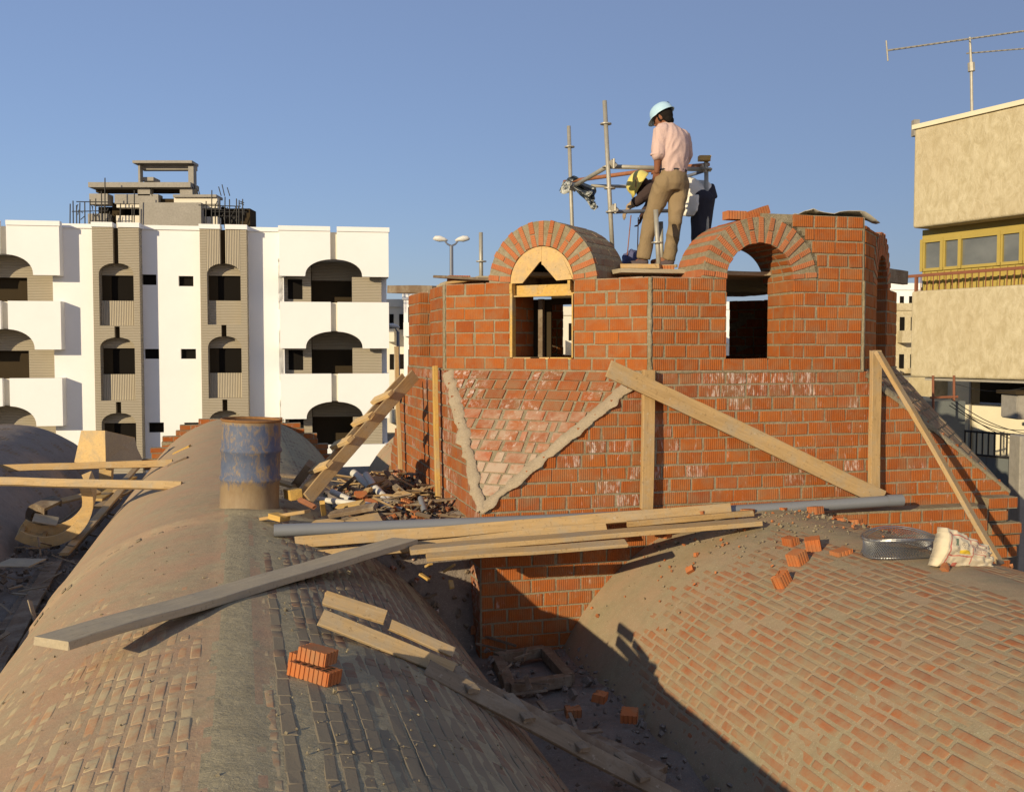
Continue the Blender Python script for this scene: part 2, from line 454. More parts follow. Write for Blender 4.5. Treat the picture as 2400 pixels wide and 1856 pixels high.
CH = 0.1255      # one course
def lay(br, O, ux, uy, n, v0, v1, spans, mat, l=0.24, joint=0.017, d=0.05, ch=CH, proud=0.0, skip=0.0, half=0.07, vis=None):
    """courses of bricks on the plane O + u ux + v uy; spans(va, vb) gives the u intervals of a course"""
    k = 0; v = v0
    while v < v1 - 0.03:
        hh = min(ch, v1 - v)
        for (a, b) in spans(v, v + hh):
            if b - a < 0.05: continue
            u = a; first = True
            while u < b - 0.02:
                ll = l * (0.5 if rnd.random() < half else 1.0)
                if first and k % 2: ll = l * 0.5
                first = False
                ll += rnd.uniform(-0.012, 0.012)
                e = u + ll
                if b - e < 0.07: e = b
                e = min(e, b)
                jj = joint * rnd.uniform(0.7, 1.5)
                mt = mat(v, u) if callable(mat) else mat
                c = O + ux * ((u + e) / 2) + uy * (v + hh / 2 + rnd.uniform(-.002, .002)) + n * (proud + rnd.uniform(0.000, 0.0045))
                if skip == 0 or rnd.random() > skip:
                    rot = Matrix.Rotation(rnd.gauss(0, 0.006), 4, 'Z') @ Matrix.Rotation(rnd.gauss(0, 0.012), 4, 'X')
                    br.add(frame(c, ux, n) @ rot, (e - u) - jj, hh - 0.017 * rnd.uniform(.8, 1.3), d, mt)
                u = e
        v += hh; k += 1

def fbm(p, o=4):
    return noise.fractal(p, 1.0, 2.0, o)
# ------------------------------------------------------------------ ground, roof
bm = bmesh.new(); bm_box(bm, (-900, -300, -6.9), (900, 1500, -6.5))
tag(ob('ground', bm, M['asphalt']), kind='structure')
def rough_sheet(bm, s0, s1, t0, t1, z, step, amp, fr=1.5):
    ns, nt = max(1, int((s1 - s0) / step)), max(1, int((t1 - t0) / step))
    g = [[None] * (nt + 1) for _ in range(ns + 1)]
    for i in range(ns + 1):
        for j in range(nt + 1):
            s, t = s0 + (s1 - s0) * i / ns, t0 + (t1 - t0) * j / nt
            g[i][j] = bm.verts.new(W(s, t, z + amp * fbm(V((s * fr, t * fr, 3.1)))))
    for i in range(ns):
        for j in range(nt): bm.faces.new((g[i][j], g[i + 1][j], g[i + 1][j + 1], g[i][j + 1]))
bm = bmesh.new()
bm_prism(bm, [(-9.5, -4), (8.6, -4), (8.6, 24.5), (-9.5, 24.5)], -6.5, -2.86, lambda s, t, z: W(s, t, z)); fixn(bm)
rough_sheet(bm, -3.2, 3.4, 1.5, 16, -2.76, 0.12, 0.05)
tag(ob('roof_slab', bm, M['slab']), kind='structure')

# ------------------------------------------------------------------ barrel vaults
VL = dict(s0=-0.03, r=2.2, c=-1.57)
VR = dict(s0=4.81, r=2.2, c=-1.515)
VF = dict(s0=-4.86, r=2.2, c=-1.60)
VB = dict(s0=4.81, r=2.2, c=-1.58)
def vpt(v, th, t, h=0.0):
    r = v['r'] + h
    return W(v['s0'] + r * math.sin(th), t, v['c'] - v['r'] + r * math.cos(th))
def vnorm(th): return B_ * math.sin(th) + V((0, 0, math.cos(th)))
def on_vault(px, py, v, h=0.0):
    d = ray(px, py); ds, dz = d.dot(B_), d.z
    cs, cz, r = v['s0'], v['c'] - v['r'], v['r'] + h
    a = ds * ds + dz * dz; b = -2 * (ds * cs + dz * cz); c = cs * cs + cz * cz - r * r
    q = b * b - 4 * a * c
    k = (-b - math.sqrt(max(q, 0))) / (2 * a)
    p = d * k
    th = math.atan2(p.dot(B_) - cs, p.z - cz)
    return p, th, p.dot(A_)
def vault(v, name, label, t0, t1, cover, mats, thm=(-1.5, 1.5), step=(0.045, 0.05), fine=None, nparts=300, tilt=0.0, bricks=True, brickmat=None, cap=False, group=None, lip=None, tight=None):
    root = thing(name, label, 'vault', W(v['s0'], (t0 + t1) / 2, v['c'] - v['r']), group)
    a0, a1 = thm
    na = int((a1 - a0) * v['r'] / step[0]); nt = int((t1 - t0) / step[1])
    bm = bmesh.new(); g = []
    for i in range(na + 1):
        th = a0 + (a1 - a0) * i / na; row = []
        for j in range(nt + 1):
            t = t0 + (t1 - t0) * j / nt
            h = cover(th, t) + (lip(th, t) if lip else 0)
            row.append(bm.verts.new(vpt(v, th, t, h)))
        g.append(row)
    for i in range(na):
        for j in range(nt):
            f = bm.faces.new((g[i][j], g[i][j + 1], g[i + 1][j + 1], g[i + 1][j])); f.smooth = True
            th = a0 + (a1 - a0) * (i + .5) / na; t = t0 + (t1 - t0) * (j + .5) / nt
            f.material_index = mats[1](th, t) if len(mats) > 1 else 0
    if cap:
        cc = bm.verts.new(vpt(v, 0, t1, -v['r']))
        for i in range(na): bm.faces.new((g[i][nt], g[i + 1][nt], cc))
    bm.normal_update()
    ob('mortar_shell', bm, mats[0], root)
    if bricks:
        br = Bricks(); r = v['r']; cw = 0.070
        nc = int((a1 - a0) * r / cw)
        for i in range(nc):
            th = a0 + (i + 0.5) * cw / r
            t = t0 + rnd.uniform(0, .25); k = i % 2
            pair = 0
            hc_ = rnd.gauss(0, .0015)
            while t < t1 - 0.05:
                if pair == 0: ll = 0.25 + rnd.uniform(-.01, .02); pair = rnd.choice((1, 1, 2, 2, 0))
                else: ll = 0.118 + rnd.uniform(-.008, .014); pair -= 1
                if t + ll > t1: break
                tc = t + ll / 2
                tt_ = bool(tight and tight(th, tc))
                h = (hc_ if tt_ else rnd.gauss(0, 0.0006)) + (lip(th, tc) if lip else 0)
                if rnd.random() > 0.02 and (fine is None or fine(th, tc)):
                    n = vnorm(th)
                    Mx = frame(vpt(v, th, tc, h), A_, n) @ Matrix.Rotation(rnd.gauss(0, .012) , 4, 'Z') @ Matrix.Rotation((tilt(th, tc) if callable(tilt) else tilt) + rnd.gauss(0, .003), 4, 'X') @ Matrix.Rotation(rnd.gauss(0, .0004 if tt_ else .003), 4, 'Y')
                    br.add(Mx, ll - (rnd.uniform(0.004, 0.02) if not tight or not tight(th, tc) else .0015), cw - rnd.uniform(.006, .018), 0.04 if tight and tight(th, tc) else 0.03, brickmat(th, tc) if brickmat else M['brick_vault'])
                t += ll
        br.build(root, nparts)
    return root

def sm(x, a, b):
    x = max(0.0, min(1.0, (x - a) / (b - a))); return x * x * (3 - 2 * x)
def cov_left(th, t):
    s = th * 2.2
    n = fbm(V((s * 5, t * 5, 0.7)), 4) * 0.0013 + fbm(V((s * 24, t * 9, 4.7)), 2) * 0.0011
    big = fbm(V((s * 0.9, t * 0.55, 9.2)), 3)
    right = sm(s, 0.16, 0.45)
    c = -0.0004 + big * 0.0016 - 0.0030 * right + 0.009 * (1 - sm(abs(s + 0.02), 0.05, 0.17))
    c += 0.0016 * sm(t, 4.5, 7.5) * (1 - right) + 0.002 * sm(t, 7.1, 8.5) + .004 * sm(t, 9.4, 9.8)
    c += 0.012 * math.exp(-((t - 9.62 - 0.25 * s * s - .1 * fbm(V((s * 2, 0, 0)))) / 0.10) ** 2)
    # lumps of mortar squeezed out along the joints of the shaded side
    k = ((s + 1.42 * 2.2) / 0.070) % 1.0
    if right > 0.1: n += right * (0.012 * math.exp(-((k - 0.02) / 0.16) ** 2) + 0.012 * math.exp(-((k - 0.98) / 0.16) ** 2)) * max(0, fbm(V((s * 3, t * 3.2, 1.1)), 3) + 0.35) - right * 0.007 * max(0, fbm(V((s * 2.5, t * 4.0, 21.0)), 3) + .1)
    return c + n
def lip_left(th, t): return 0.03 * sm(t, 9.58, 9.8)
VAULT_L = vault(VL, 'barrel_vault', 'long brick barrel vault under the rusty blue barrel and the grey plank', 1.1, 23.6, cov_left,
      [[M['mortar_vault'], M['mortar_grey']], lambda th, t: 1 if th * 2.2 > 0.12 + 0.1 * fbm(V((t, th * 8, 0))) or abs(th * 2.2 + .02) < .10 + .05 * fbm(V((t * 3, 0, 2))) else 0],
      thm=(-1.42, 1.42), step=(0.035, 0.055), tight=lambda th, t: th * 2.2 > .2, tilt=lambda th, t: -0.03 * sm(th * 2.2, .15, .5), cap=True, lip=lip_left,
      brickmat=lambda th, t: M['brick_dull_shade'] if th * 2.2 > 0.2 or t > 8.8 else M['brick_vault_faint'])
def cov_right(th, t):
    s = th * 2.2
    n = fbm(V((s * 5 + 40, t * 5, 0.7)), 4) * 0.0013 + fbm(V((s * 22, t * 14, 4.7)), 2) * 0.0010
    big = fbm(V((s * 0.8 + 9, t * 0.6, 3.2)), 3)
    c = -0.0018 + big * 0.0014 + 0.0014 * sm(t, 6.2, 7.8) + 0.008 * sm(t, 7.3, 8.5) + 0.010 * sm(-s, 2.15, 2.6) + 0.008 * sm(s, 0.12, -0.05) * sm(s, -0.35, -0.1)
    c += 0.03 * math.exp(-((t - 8.5) / 0.14) ** 2) * max(0, 0.6 + fbm(V((s * 4, 2, 2)))) * sm(abs(s), 0.9, 0.3)
    return c + n
VAULT_R = vault(VR, 'barrel_vault', 'brick barrel vault with exposed orange bricks abutting the square brick tower wall', 1.1, 8.68, cov_right,
      [[M['mortar_vault_r']]], thm=(-1.45, 1.2), step=(0.042, 0.05))
def cov_far(th, t): return 0.004 + fbm(V((th * 6, t * 2, 7)), 4) * 0.012
vault(VF, 'barrel_vault', 'dark barrel vault beyond the plywood arch forms, left of the long vault', 2.0, 23.4, cov_far, [[M['mortar_far_shade']]],
      thm=(-1.2, 1.5), step=(0.09, 0.12), nparts=60, fine=lambda th, t: t > 9, cap=True, brickmat=lambda th, t: M['brick_dull_shade'])
vault(VB, 'barrel_vault', 'barrel vault behind the square brick tower, seen past the leaning ladder', 14.2, 23.4, cov_far, [[M['mortar_vault']]],
      thm=(-1.5, 1.2), step=(0.08, 0.1), nparts=60, cap=True)
# stepped brick end walls of the far vaults
def end_wall(v, t, label):
    root = thing('stepped_end_wall', label, 'brick wall', W(v['s0'], t, -2.7))
    br = Bricks(); bm = bmesh.new()
    z = -2.7; k = 0
    while z < v['c'] - 0.12:
        x = math.sqrt(max(0, v['r'] ** 2 - (z - v['c'] + v['r']) ** 2)) if z > v['c'] - v['r'] else v['r']
        for sg in (-1, 1):
            a, b = x - 0.25, x + 0.18 + 0.12 * (k % 2)
            p0, p1 = (v['s0'] + sg * a, v['s0'] + sg * b)
            lo, hi = min(p0, p1), max(p0, p1)
            bm_prism(bm, [(lo, t), (hi, t), (hi, t + .22), (lo, t + .22)], z, z + 0.118, lambda s, q, zz: W(s, q, zz))
            lay(br, W(lo, t, z), B_, V((0, 0, 1)), -A_, 0, 0.12, lambda va, vb: [(0, hi - lo)], M['brick_base'], ch=0.12)
        z += 0.125; k += 1
    fixn(bm); ob('mortar_core', bm, M['mortar'], root)
    br.build(root, 80)
end_wall(VL, 23.62, 'stepped brick end wall showing either side of the long vault below the white building')

# ------------------------------------------------------------------ square brick base and octagonal drum
SC, TC, RO = 4.811, 11.437, 3.0
ZB, ZT, ZA = -0.2105, 0.668, -1.476
AP = RO * math.cos(R(22.5))
S0, S1, T0w = SC - AP, 7.70, TC - AP          # left wall plane, right corner, front wall plane
OV = []                                       # octagon vertices (s, t); 0 = nearest, between the two front faces
for k in range(8):
    an = R(-22.5 - 45 * k)
    OV.append([SC + RO * math.sin(an), TC - RO * math.cos(an)])
OV[7][0] -= 0.03; OV[6][0] -= 0.10; OV[5][0] -= 0.10
T1w = TC + AP
UP = V((0, 0, 1))

base = thing('brick_tower_base', 'square brick tower base with sloping corner triangle, under the octagonal brick drum', 'brick building', W(SC, TC, -2.8))
e = 0.004
bm = bmesh.new()
cx = V((SC, TC))
def shr(s, t, k): d = V((s, t)) - cx; return cx + d * (1 - k / d.length)
for q in OV:
    p = shr(q[0], q[1], e); bm.verts.new(W(p.x, p.y, ZB - 0.012))
for s, t in ((S0 + e, T0w + e), (S1 - e, T0w + e), (S1 - e, T1w - e), (S0 + e, T1w - e)):
    bm.verts.new(W(s, t, ZA)); bm.verts.new(W(s, t, -3.4))
bmesh.ops.convex_hull(bm, input=bm.verts[:]); fixn(bm)
ob('mortar_core', bm, M['mortar'], base)
br = Bricks()
def tri_span(za, zb):                        # front wall: clipped by the corner triangles
    zl = (za + zb) / 2
    def edge(sa, sb): return sa + (sb - sa) * max(0, min(1, (zl - ZA) / (ZB - ZA)))
    return edge(S0, OV[0][0]), edge(S1, OV[7][0])
def span_front(va, vb):
    a, b = tri_span(-3.0 + va, -3.0 + vb); return [(a - S0 + 0.01, b - S0 - 0.01)]
def mat_front(v, u):
    z = -3.0 + v
    if z > ZB - 0.30: return M['brick_white']
    if z > -1.55 and (rnd.random() < 0.10 or (u < 1.7 and rnd.random() < .35)): return M['brick_white']
    return M['brick_base']
nrow = int((ZB + 3.0) / CH); vstart = (ZB + 3.0) - nrow * CH
lay(br, W(S0, T0w, -3.0), B_, UP, -A_, vstart, ZB + 3.0, span_front, mat_front)
def span_left(va, vb):                        # wall seen edge-on at the left, u runs from the back to the front corner
    zl = -3.0 + (va + vb) / 2; k = max(0, min(1, (zl - ZA) / (ZB - ZA)))
    lo = (T1w - OV[2][1]) * k; hi = (T1w - T0w) - (OV[1][1] - T0w) * k
    return [(lo + .01, hi - 0.01)]
lay(br, W(S0, T1w, -3.0), -A_, UP, -B_, vstart, ZB + 3.0, span_left, lambda v, u: M['brick_white'] if (u > 3.6 and rnd.random() < .75) or v > 2.55 or rnd.random() < .2 else M['brick_base'])
def chamfer(va_, vb_, corner, mat):
    """triangle from octagon edge va_->vb_ (left to right seen from outside) down to the corner"""
    P0, P1, PC = W(*va_, ZB), W(*vb_, ZB), W(*corner, ZA)
    ux = (P1 - P0).normalized(); mid = (P0 + P1) / 2
    uy = (mid - PC) - ux * (mid - PC).dot(ux); H = uy.length; uy.normalize()
    n = ux.cross(uy); apx = (PC - P0).dot(ux); L = (P1 - P0).length
    def sp(a, b):
        k = ((a + b) / 2) / H
        return [(apx * (1 - k) + 0.08, apx + (L - apx) * k - 0.08)]
    O = PC - ux * apx
    lay(br, O, ux, uy, n, H % CH, H, sp, mat, joint=0.03, proud=0.001, half=0.25, l=0.235)
    return P0, P1, PC, n
P0, P1, PC, NA = chamfer(OV[1], OV[0], (S0, T0w), lambda v, u: M['brick_chamfer_washed'] if v < .55 + .25 * (u % .37) else M['brick_chamfer'] if v < 1.15 else M['brick_white'])
chamfer(OV[7], OV[6], (S1, T0w), lambda v, u: M['brick_dull_shade'])
br.build(base, 300)
def ragged_strip(bm, a, b, n, w0, w1, h=0.02, seg=40, seed=0.0):
    d = (b - a).normalized(); sd = n.cross(d); rows = []
    for i in range(seg + 1):
        k = i / seg; p = a.lerp(b, k); ww = (w0 + (w1 - w0) * k)
        o1 = ww * (1 + 0.75 * fbm(V((k * 11, seed, 0)), 5)); o2 = ww * (1 + 0.75 * fbm(V((k * 11, seed + 9, 3)), 5))
        hh = h * (1 + 0.25 * fbm(V((k * 9, 5, seed))))
        rows.append([bm.verts.new(p - sd * o1 - n * 0.006), bm.verts.new(p - sd * o1 * .8 + n * hh * .85), bm.verts.new(p + n * hh), bm.verts.new(p + sd * o2 * .8 + n * hh * .85), bm.verts.new(p + sd * o2 - n * 0.006)])
    for r0, r1 in zip(rows, rows[1:]):
        for i in range(4): bm.faces.new((r0[i], r0[i + 1], r1[i + 1], r1[i])).smooth = True
nl = ((-A_) + NA).normalized(); nz = ((-B_) + NA).normalized()
inw = ((P0 + P1 + PC) / 3 - (P1 + PC) / 2).normalized() * .035
bm = bmesh.new(); ragged_strip(bm, PC + inw * .3 + UP * .03, P1 + (PC - P1) * 0.03 + inw, NA, 0.050, 0.075, 0.010, 110, 1.0); ob('mortar_fillet', bm, M['mortar_pale'], base)
inw = ((P0 + P1 + PC) / 3 - (P0 + PC) / 2).normalized() * .04
bm = bmesh.new(); ragged_strip(bm, PC + inw * .3 + UP * .03, P0 + (PC - P0) * 0.03 + inw, NA, 0.050, 0.065, 0.010, 110, 4.0); ob('mortar_fillet', bm, M['mortar_pale'], base)
bm = bmesh.new()
P0c, P1c, PCc = W(*OV[7], ZB), W(*OV[6], ZB), W(S1, T0w, ZA)
nc = (P1c - P0c).cross(PCc - P0c).normalized(); nc = nc if nc.z > 0 else -nc
ragged_strip(bm, PCc, P0c.lerp(PCc, .02), ((-A_) + nc).normalized(), 0.025, 0.05, 0.006, 60, 7.0); ob('mortar_fillet', bm, M['mortar'], base)
bm = bmesh.new()                              # bed of mortar under the drum
for k in range(8):
    a, b = OV[k], OV[(k + 1) % 8]
    ragged_strip(bm, W(*b, ZB - 0.004), W(*a, ZB - 0.004), (V((0, 0, 1)) + (W(*a, 0) + W(*b, 0) - W(SC, TC, 0) * 2).normalized()).normalized(), 0.012, 0.012, 0.012, 30, k * 3.0)
ob('bedding_joint', bm, M['mortar'], base)

# lower step of the wall at the right
ledge = thing('brick_ledge_wall', 'low brick ledge wall behind the mesh coil, at the foot of the tower wall', 'brick wall', W(6.2, 8.5, -2.6))
bm = bmesh.new(); bm_prism(bm, [(4.9, 8.45), (7.25, 8.45), (7.25, T0w + .05), (4.9, T0w + .05)], -2.9, -1.575, lambda s, t, z: W(s, t, z)); fixn(bm)
ob('mortar_core', bm, M['mortar'], ledge)
br = Bricks(); lay(br, W(4.9, 8.444, -2.9), B_, UP, -A_, 0.06, 1.31, lambda a, b: [(0, 2.35)], M['brick_base'])
br.build(ledge, 60)
tooth = thing('toothed_brick_pier', 'toothed brick pier with projecting bricks at the right corner of the tower', 'brick pier', W(7.45, 8.5, -3))
br = Bricks(); bm = bmesh.new(); z = -3.0; k = 0
while z < -1.52:
    a, b = (7.27, 7.50 + 0.13 * (k % 2)) if k % 4 else (7.2, 7.66)
    bm_prism(bm, [(a, 8.47 - .05 * (k % 3 == 0)), (b - .01, 8.47 - .05 * (k % 3 == 0)), (b - .01, 8.8), (a, 8.8)], z, z + 0.115, lambda s, t, zz: W(s, t, zz))
    lay(br, W(a, 8.462 - .05 * (k % 3 == 0), z), B_, UP, -A_, 0, .115, lambda va, vb: [(0, b - a)], M['brick'], ch=.115)
    lay(br, W(b - .004, 8.47, z), A_, UP, B_, 0, .115, lambda va, vb: [(0, .3)], M['brick'], ch=.115)
    z += 0.1255; k += 1
fixn(bm); ob('mortar_core', bm, M['mortar'], tooth); br.build(tooth, 60)

drum = thing('octagonal_brick_drum', 'octagonal orange brick drum with arched windows, two men standing on top', 'brick building', W(SC, TC, ZB))
br = Bricks()
WT, WH = 0.50, 0.355                          # wall thickness, half window
SP = 0.865                                    # springing height above the bed
HW = ZT - ZB
def face_frame(k):
    a, b = OV[(k + 1) % 8], OV[k]             # left, right seen from outside
    P = W(*a, ZB); Q = W(*b, ZB); ux = (Q - P).normalized()
    n = ux.cross(UP); return P, ux, n, (Q - P).length
core = bmesh.new()
inset = RO - WT / math.cos(R(22.5))
def inner_u(L): x = WT * math.tan(R(22.5)); return x, L - x
# face 0 = left front (A), 7 = right front (B), 1 = left (Z), 6 = right (C)
ARCH = {0: (0.70, 15), 7: (0.60, 15), 6: (0.55, 15)}
for k in range(8):
    P, ux, n, L = face_frame(k); uc = L / 2
    fn = lambda x, y, d, P=P, ux=ux, n=n: P + ux * x - n * y + UP * d
    i0, i1 = inner_u(L)
    top = HW - 0.004
    bm_prism(core, [(0.004, e), (uc - WH - e, e), (uc - WH - e, WT), (i0, WT)], 0.0, top, fn)
    bm_prism(core, [(uc + WH + e, e), (L - .004, e), (i1, WT), (uc + WH + e, WT)], 0.0, top, fn)
    bm_prism(core, [(uc - WH - e, e), (uc + WH + e, e), (uc + WH + e, WT), (uc - WH - e, WT)], 0.0, 0.108, fn)
    def spans(va, vb):
        if (va + vb) / 2 < 0.11: return [(0.02, L - 0.02)]
        return [(0.02, uc - WH), (uc + WH, L - 0.02)]
    lay(br, P, ux, UP, n, 0.0, HW, spans, M['brick'], joint=0.018)
    for sg in (-1, 1):                        # jambs
        O = P + ux * (uc + sg * WH) + (-n * WT if sg > 0 else V((0, 0, 0)))
        d = n if sg > 0 else -n
        lay(br, O, d, UP, -ux * sg, 0.1255, HW, lambda a, b: [(0.0, WT)], M['brick'], joint=0.014)
    # inside leaf
    lay(br, P + ux * i1 - n * WT, -ux, UP, -n, 0.0, HW, lambda a, b: [(0, i1 - uc - WH), (i1 - uc + WH, i1 - i0)] if a > .1 else [(0, i1 - i0)], M['brick'], joint=0.014)
    # top of the wall
    lay(br, P + UP * HW, ux, -n, UP, 0.0, WT, lambda a, b: [(i0 * a / WT, uc - WH), (uc + WH, L - i0 * a / WT)], M['brick_chamfer'], joint=0.02, ch=0.125)
    if k not in ARCH: continue
    dep, N = ARCH[k]
    ro, ri = 0.600, WH
    # mortar ring
    M_ = 40
    outer = [(uc - ro * math.cos(math.pi * i / M_), SP + ro * math.sin(math.pi * i / M_)) for i in range(M_ + 1)]
    inn = [(uc + (ri + .003) * math.cos(math.pi * i / M_), SP + (ri + .003) * math.sin(math.pi * i / M_)) for i in range(M_ + 1)]
    fz = lambda x, y, d, P=P, ux=ux, n=n: P + ux * x + UP * y - n * d
    for i in range(M_):
        q = [outer[i], outer[i + 1], inn[M_ - i - 1], inn[M_ - i]]
        bm_prism(core, q, e, dep, fz)
    for i in range(N):                        # voussoirs, alternately whole and split
        th = math.pi * (i + 0.5) / N
        rad = -ux * math.cos(th) + UP * math.sin(th); tg = ux * math.sin(th) + UP * math.cos(th)
        C0 = P + ux * uc + UP * SP
        tw = 0.050 + rnd.uniform(-.003, .004)
        parts = [(ri, ro + .004)] if i % 2 == 1 else [(ri, (ri + ro) / 2 - .006), ((ri + ro) / 2 + .008, ro + .004)]
        for a, b in parts:
            Mx = frame(C0 + rad * (a + b) / 2 + n * rnd.uniform(.002, .008), rad, n) @ Matrix.Rotation(rnd.gauss(0, .015), 4, 'Z')
            br.add(Mx, b - a - .004, tw, .05, M['brick_arch'])
        for j in range(3):                    # extrados and soffit
            dd = dep * (j + .5) / 3
            br.add(frame(C0 + rad * (ro + rnd.uniform(.001, .004)) - n * (dd + .02 * (j == 0)), n, rad), dep / 3 - .008 - .04 * (j == 0), 0.072, .04, M['brick_arch'] if k else M['brick_dull_shade'])
            br.add(frame(C0 + rad * (ri - .002) - n * dd, n, -rad), dep / 3 - .014, tw * .92, .04, M['brick'])
    # spandrel walls beside the right-hand arches
    if k in (7, 6):
        ztop = 0.62 + SP + (0.02 if k == 7 else -.06)
        def sp2(va, vb, right=(k == 7)):
            y = max(0, va - SP); x = math.sqrt(max(0, ro * ro - y * y)) if y < ro else 0
            return [(uc + x + 0.012, L - 0.02)] if right else [(0.02, uc - x - 0.012)]
        v = HW
        for i in range(14):
            y0, y1 = .0 + i * .04, .04 + i * .04; x0 = math.sqrt(max(0, ro * ro - y0 * y0)); x1 = math.sqrt(max(0, ro * ro - y1 * y1)) * .96
            sg = 1 if k == 7 else -1
            bm_prism(core, [(uc + sg * x1, e + .003), (uc + sg * (x0 + .03), e + .003), (uc + sg * (x0 + .03), .2), (uc + sg * x1, .2)], SP + y0, SP + y1, fn)
        while v < ztop - .01:
            vb = min(v + CH, ztop); (a, b), = sp2(v, vb); xx_ = math.sqrt(max(0, ro * ro - (vb - SP) ** 2)) if vb - SP < ro else 0
            a, b = (uc + max(0, xx_ - .02), b) if k == 7 else (a, uc - max(0, xx_ - .02))
            if k == 7: bm_prism(core, [(a - .01, e + .003), (L - .004, e + .003), (i1, WT), (max(a - .01, uc + WH), WT)] if a < i1 - .02 else [(a, e + .003), (L - .004, e + .003), (i1, WT)], v, vb - (0 if vb < ztop else .004), fn)
            else: bm_prism(core, [(.004, e + .003), (b + .01, e + .003), (b + .01, WT), (i0, WT)], v, vb - (0 if vb < ztop else .004), fn)
            v = vb
        lay(br, P, ux, UP, n, HW, ztop, sp2, M['brick'], joint=0.02)
fixn(core); ob('mortar_core', core, M['mortar'], drum)
br.build(drum, 300)
for k in (0, 1, 7):
    bm = bmesh.new()
    q = OV[k]; nn = (W(*q, 0) - W(SC, TC, 0)).normalized()
    ragged_strip(bm, W(*q, ZB), W(*q, ZT), nn, .018, .018, .007, 60, k * 2.0)
    ob('corner_mortar', bm, M['mortar'], drum)

# formwork in the left-hand window
P, ux, n, L = face_frame(0); uc = L / 2
ff = lambda x, y, d: P + ux * (uc + x) + UP * y - n * d
fw = thing('arch_formwork', 'yellow timber window formwork with half-round plywood under the left brick arch', 'formwork', ff(0, .13, .1))
bm = bmesh.new(); N = 24; r = WH - .006
arcL = [(-r * math.cos(math.pi / 2 * i / N), SP + r * math.sin(math.pi / 2 * i / N)) for i in range(N + 1)]
bm_prism(bm, arcL + [(0, SP + .205), (-.02, SP + .20), (-.215, SP - .002), (-r, SP - .002)], .004, .022, ff); fixn(bm); ob('plywood_panel', bm, M['ply'], fw)
bm = bmesh.new()
arcR = [(r * math.cos(math.pi / 2 * i / N), SP + r * math.sin(math.pi / 2 * i / N)) for i in range(N + 1)]
bm_prism(bm, arcR[:-1] + [(0.001, SP + r), (0.001, SP + .175), (.02, SP + .165), (.165, SP + .012), (r, SP + .02)], .006, .024, ff); fixn(bm); ob('plywood_panel', bm, M['ply'], fw)
bm = bmesh.new(); bm_prism(bm, [(-r, .125), (-r + .028, .125), (-r + .028, SP - .10), (-r, SP - .10)], -.012, .06, ff); fixn(bm); ob('post', bm, M['wood_yellow'], fw)
bm = bmesh.new(); bm_prism(bm, [(-r - .004, SP - .10), (-r + .024, SP - .10), (-r + .024, SP - .004), (-r - .004, SP - .004)], -.014, .06, ff); fixn(bm); ob('post', bm, M['wood_yellow'], fw)
bm = bmesh.new(); bm_prism(bm, [(r - .014, .125), (r, .125), (r, SP - .12), (r - .014, SP - .12)], .0, .06, ff); fixn(bm); ob('post', bm, M['wood_yellow'], fw)
bm = bmesh.new(); bm_prism(bm, [(r - .06, SP - .085), (r - .032, SP - .085), (r - .032, SP + .01), (r - .06, SP + .01)], .0, .05, ff); fixn(bm); ob('wedge_block', bm, M['wood_yellow'], fw)
bm = bmesh.new(); bm_prism(bm, [(-r + .03, SP - .125), (r - .002, SP - .125), (r - .002, SP - .02), (-r + .03, SP - .02)], .07, .095, ff); fixn(bm); ob('cross_beam', bm, M['wood_yellow'], fw)
bm = bmesh.new(); bm_prism(bm, [(-r + .03, SP - .137), (r - .002, SP - .137), (r - .002, SP - .122), (-r + .03, SP - .122)], .015, .10, ff); fixn(bm); ob('cross_beam', bm, M['wood_yellow'], fw)
for a, b, m in ((-r + .03, -.12, 'wood'), (-.02, .09, 'ply'), (.10, r - .016, 'wood_yellow')):
    bm = bmesh.new(); bm_prism(bm, [(a, .109), (b, .109), (b, .128), (a, .128)], .0, .3, ff); fixn(bm); ob('sill_board', bm, M[m], fw)
bm = bmesh.new(); rr = r - .004
pts = [(-rr * math.cos(math.pi * i / 32), SP + rr * math.sin(math.pi * i / 32)) for i in range(33)]
for (a, b) in zip(pts, pts[1:]):
    c = [a, b, (b[0] * .97, SP + (b[1] - SP) * .97), (a[0] * .97, SP + (a[1] - SP) * .97)]
    bm_prism(bm, c, .03, .66, ff)
fixn(bm); ob('curved_sheet', bm, M['wood_dark'], fw)
bm = bmesh.new(); bm_prism(bm, pts, .60, .62, ff); fixn(bm); ob('plywood_panel', bm, M['wood_dark'], fw)  # second panel added at the back to make the arch dark
bm = bmesh.new(); bm_prism(bm, [(-r - .2, .128), (-.15, .128), (-.15, SP - .14), (-r - .2, SP - .14)], .50, .52, ff); fixn(bm); ob('added_dark_board', bm, M['dark_brown'], fw)  # dark boards added behind the formwork to keep the window interior dark
bm = bmesh.new(); bm_prism(bm, [(-.149, SP - .20), (r, SP - .20), (r, SP - .10), (-.149, SP - .10)], .50, .52, ff); fixn(bm); ob('added_dark_board', bm, M['dark_brown'], fw)
bm = bmesh.new(); bm_prism(bm, [(-.26, .128), (-.21, .128), (-.21, SP - .14), (-.26, SP - .14)], .42, .47, ff); fixn(bm); ob('post', bm, M['wood_dark'], fw)

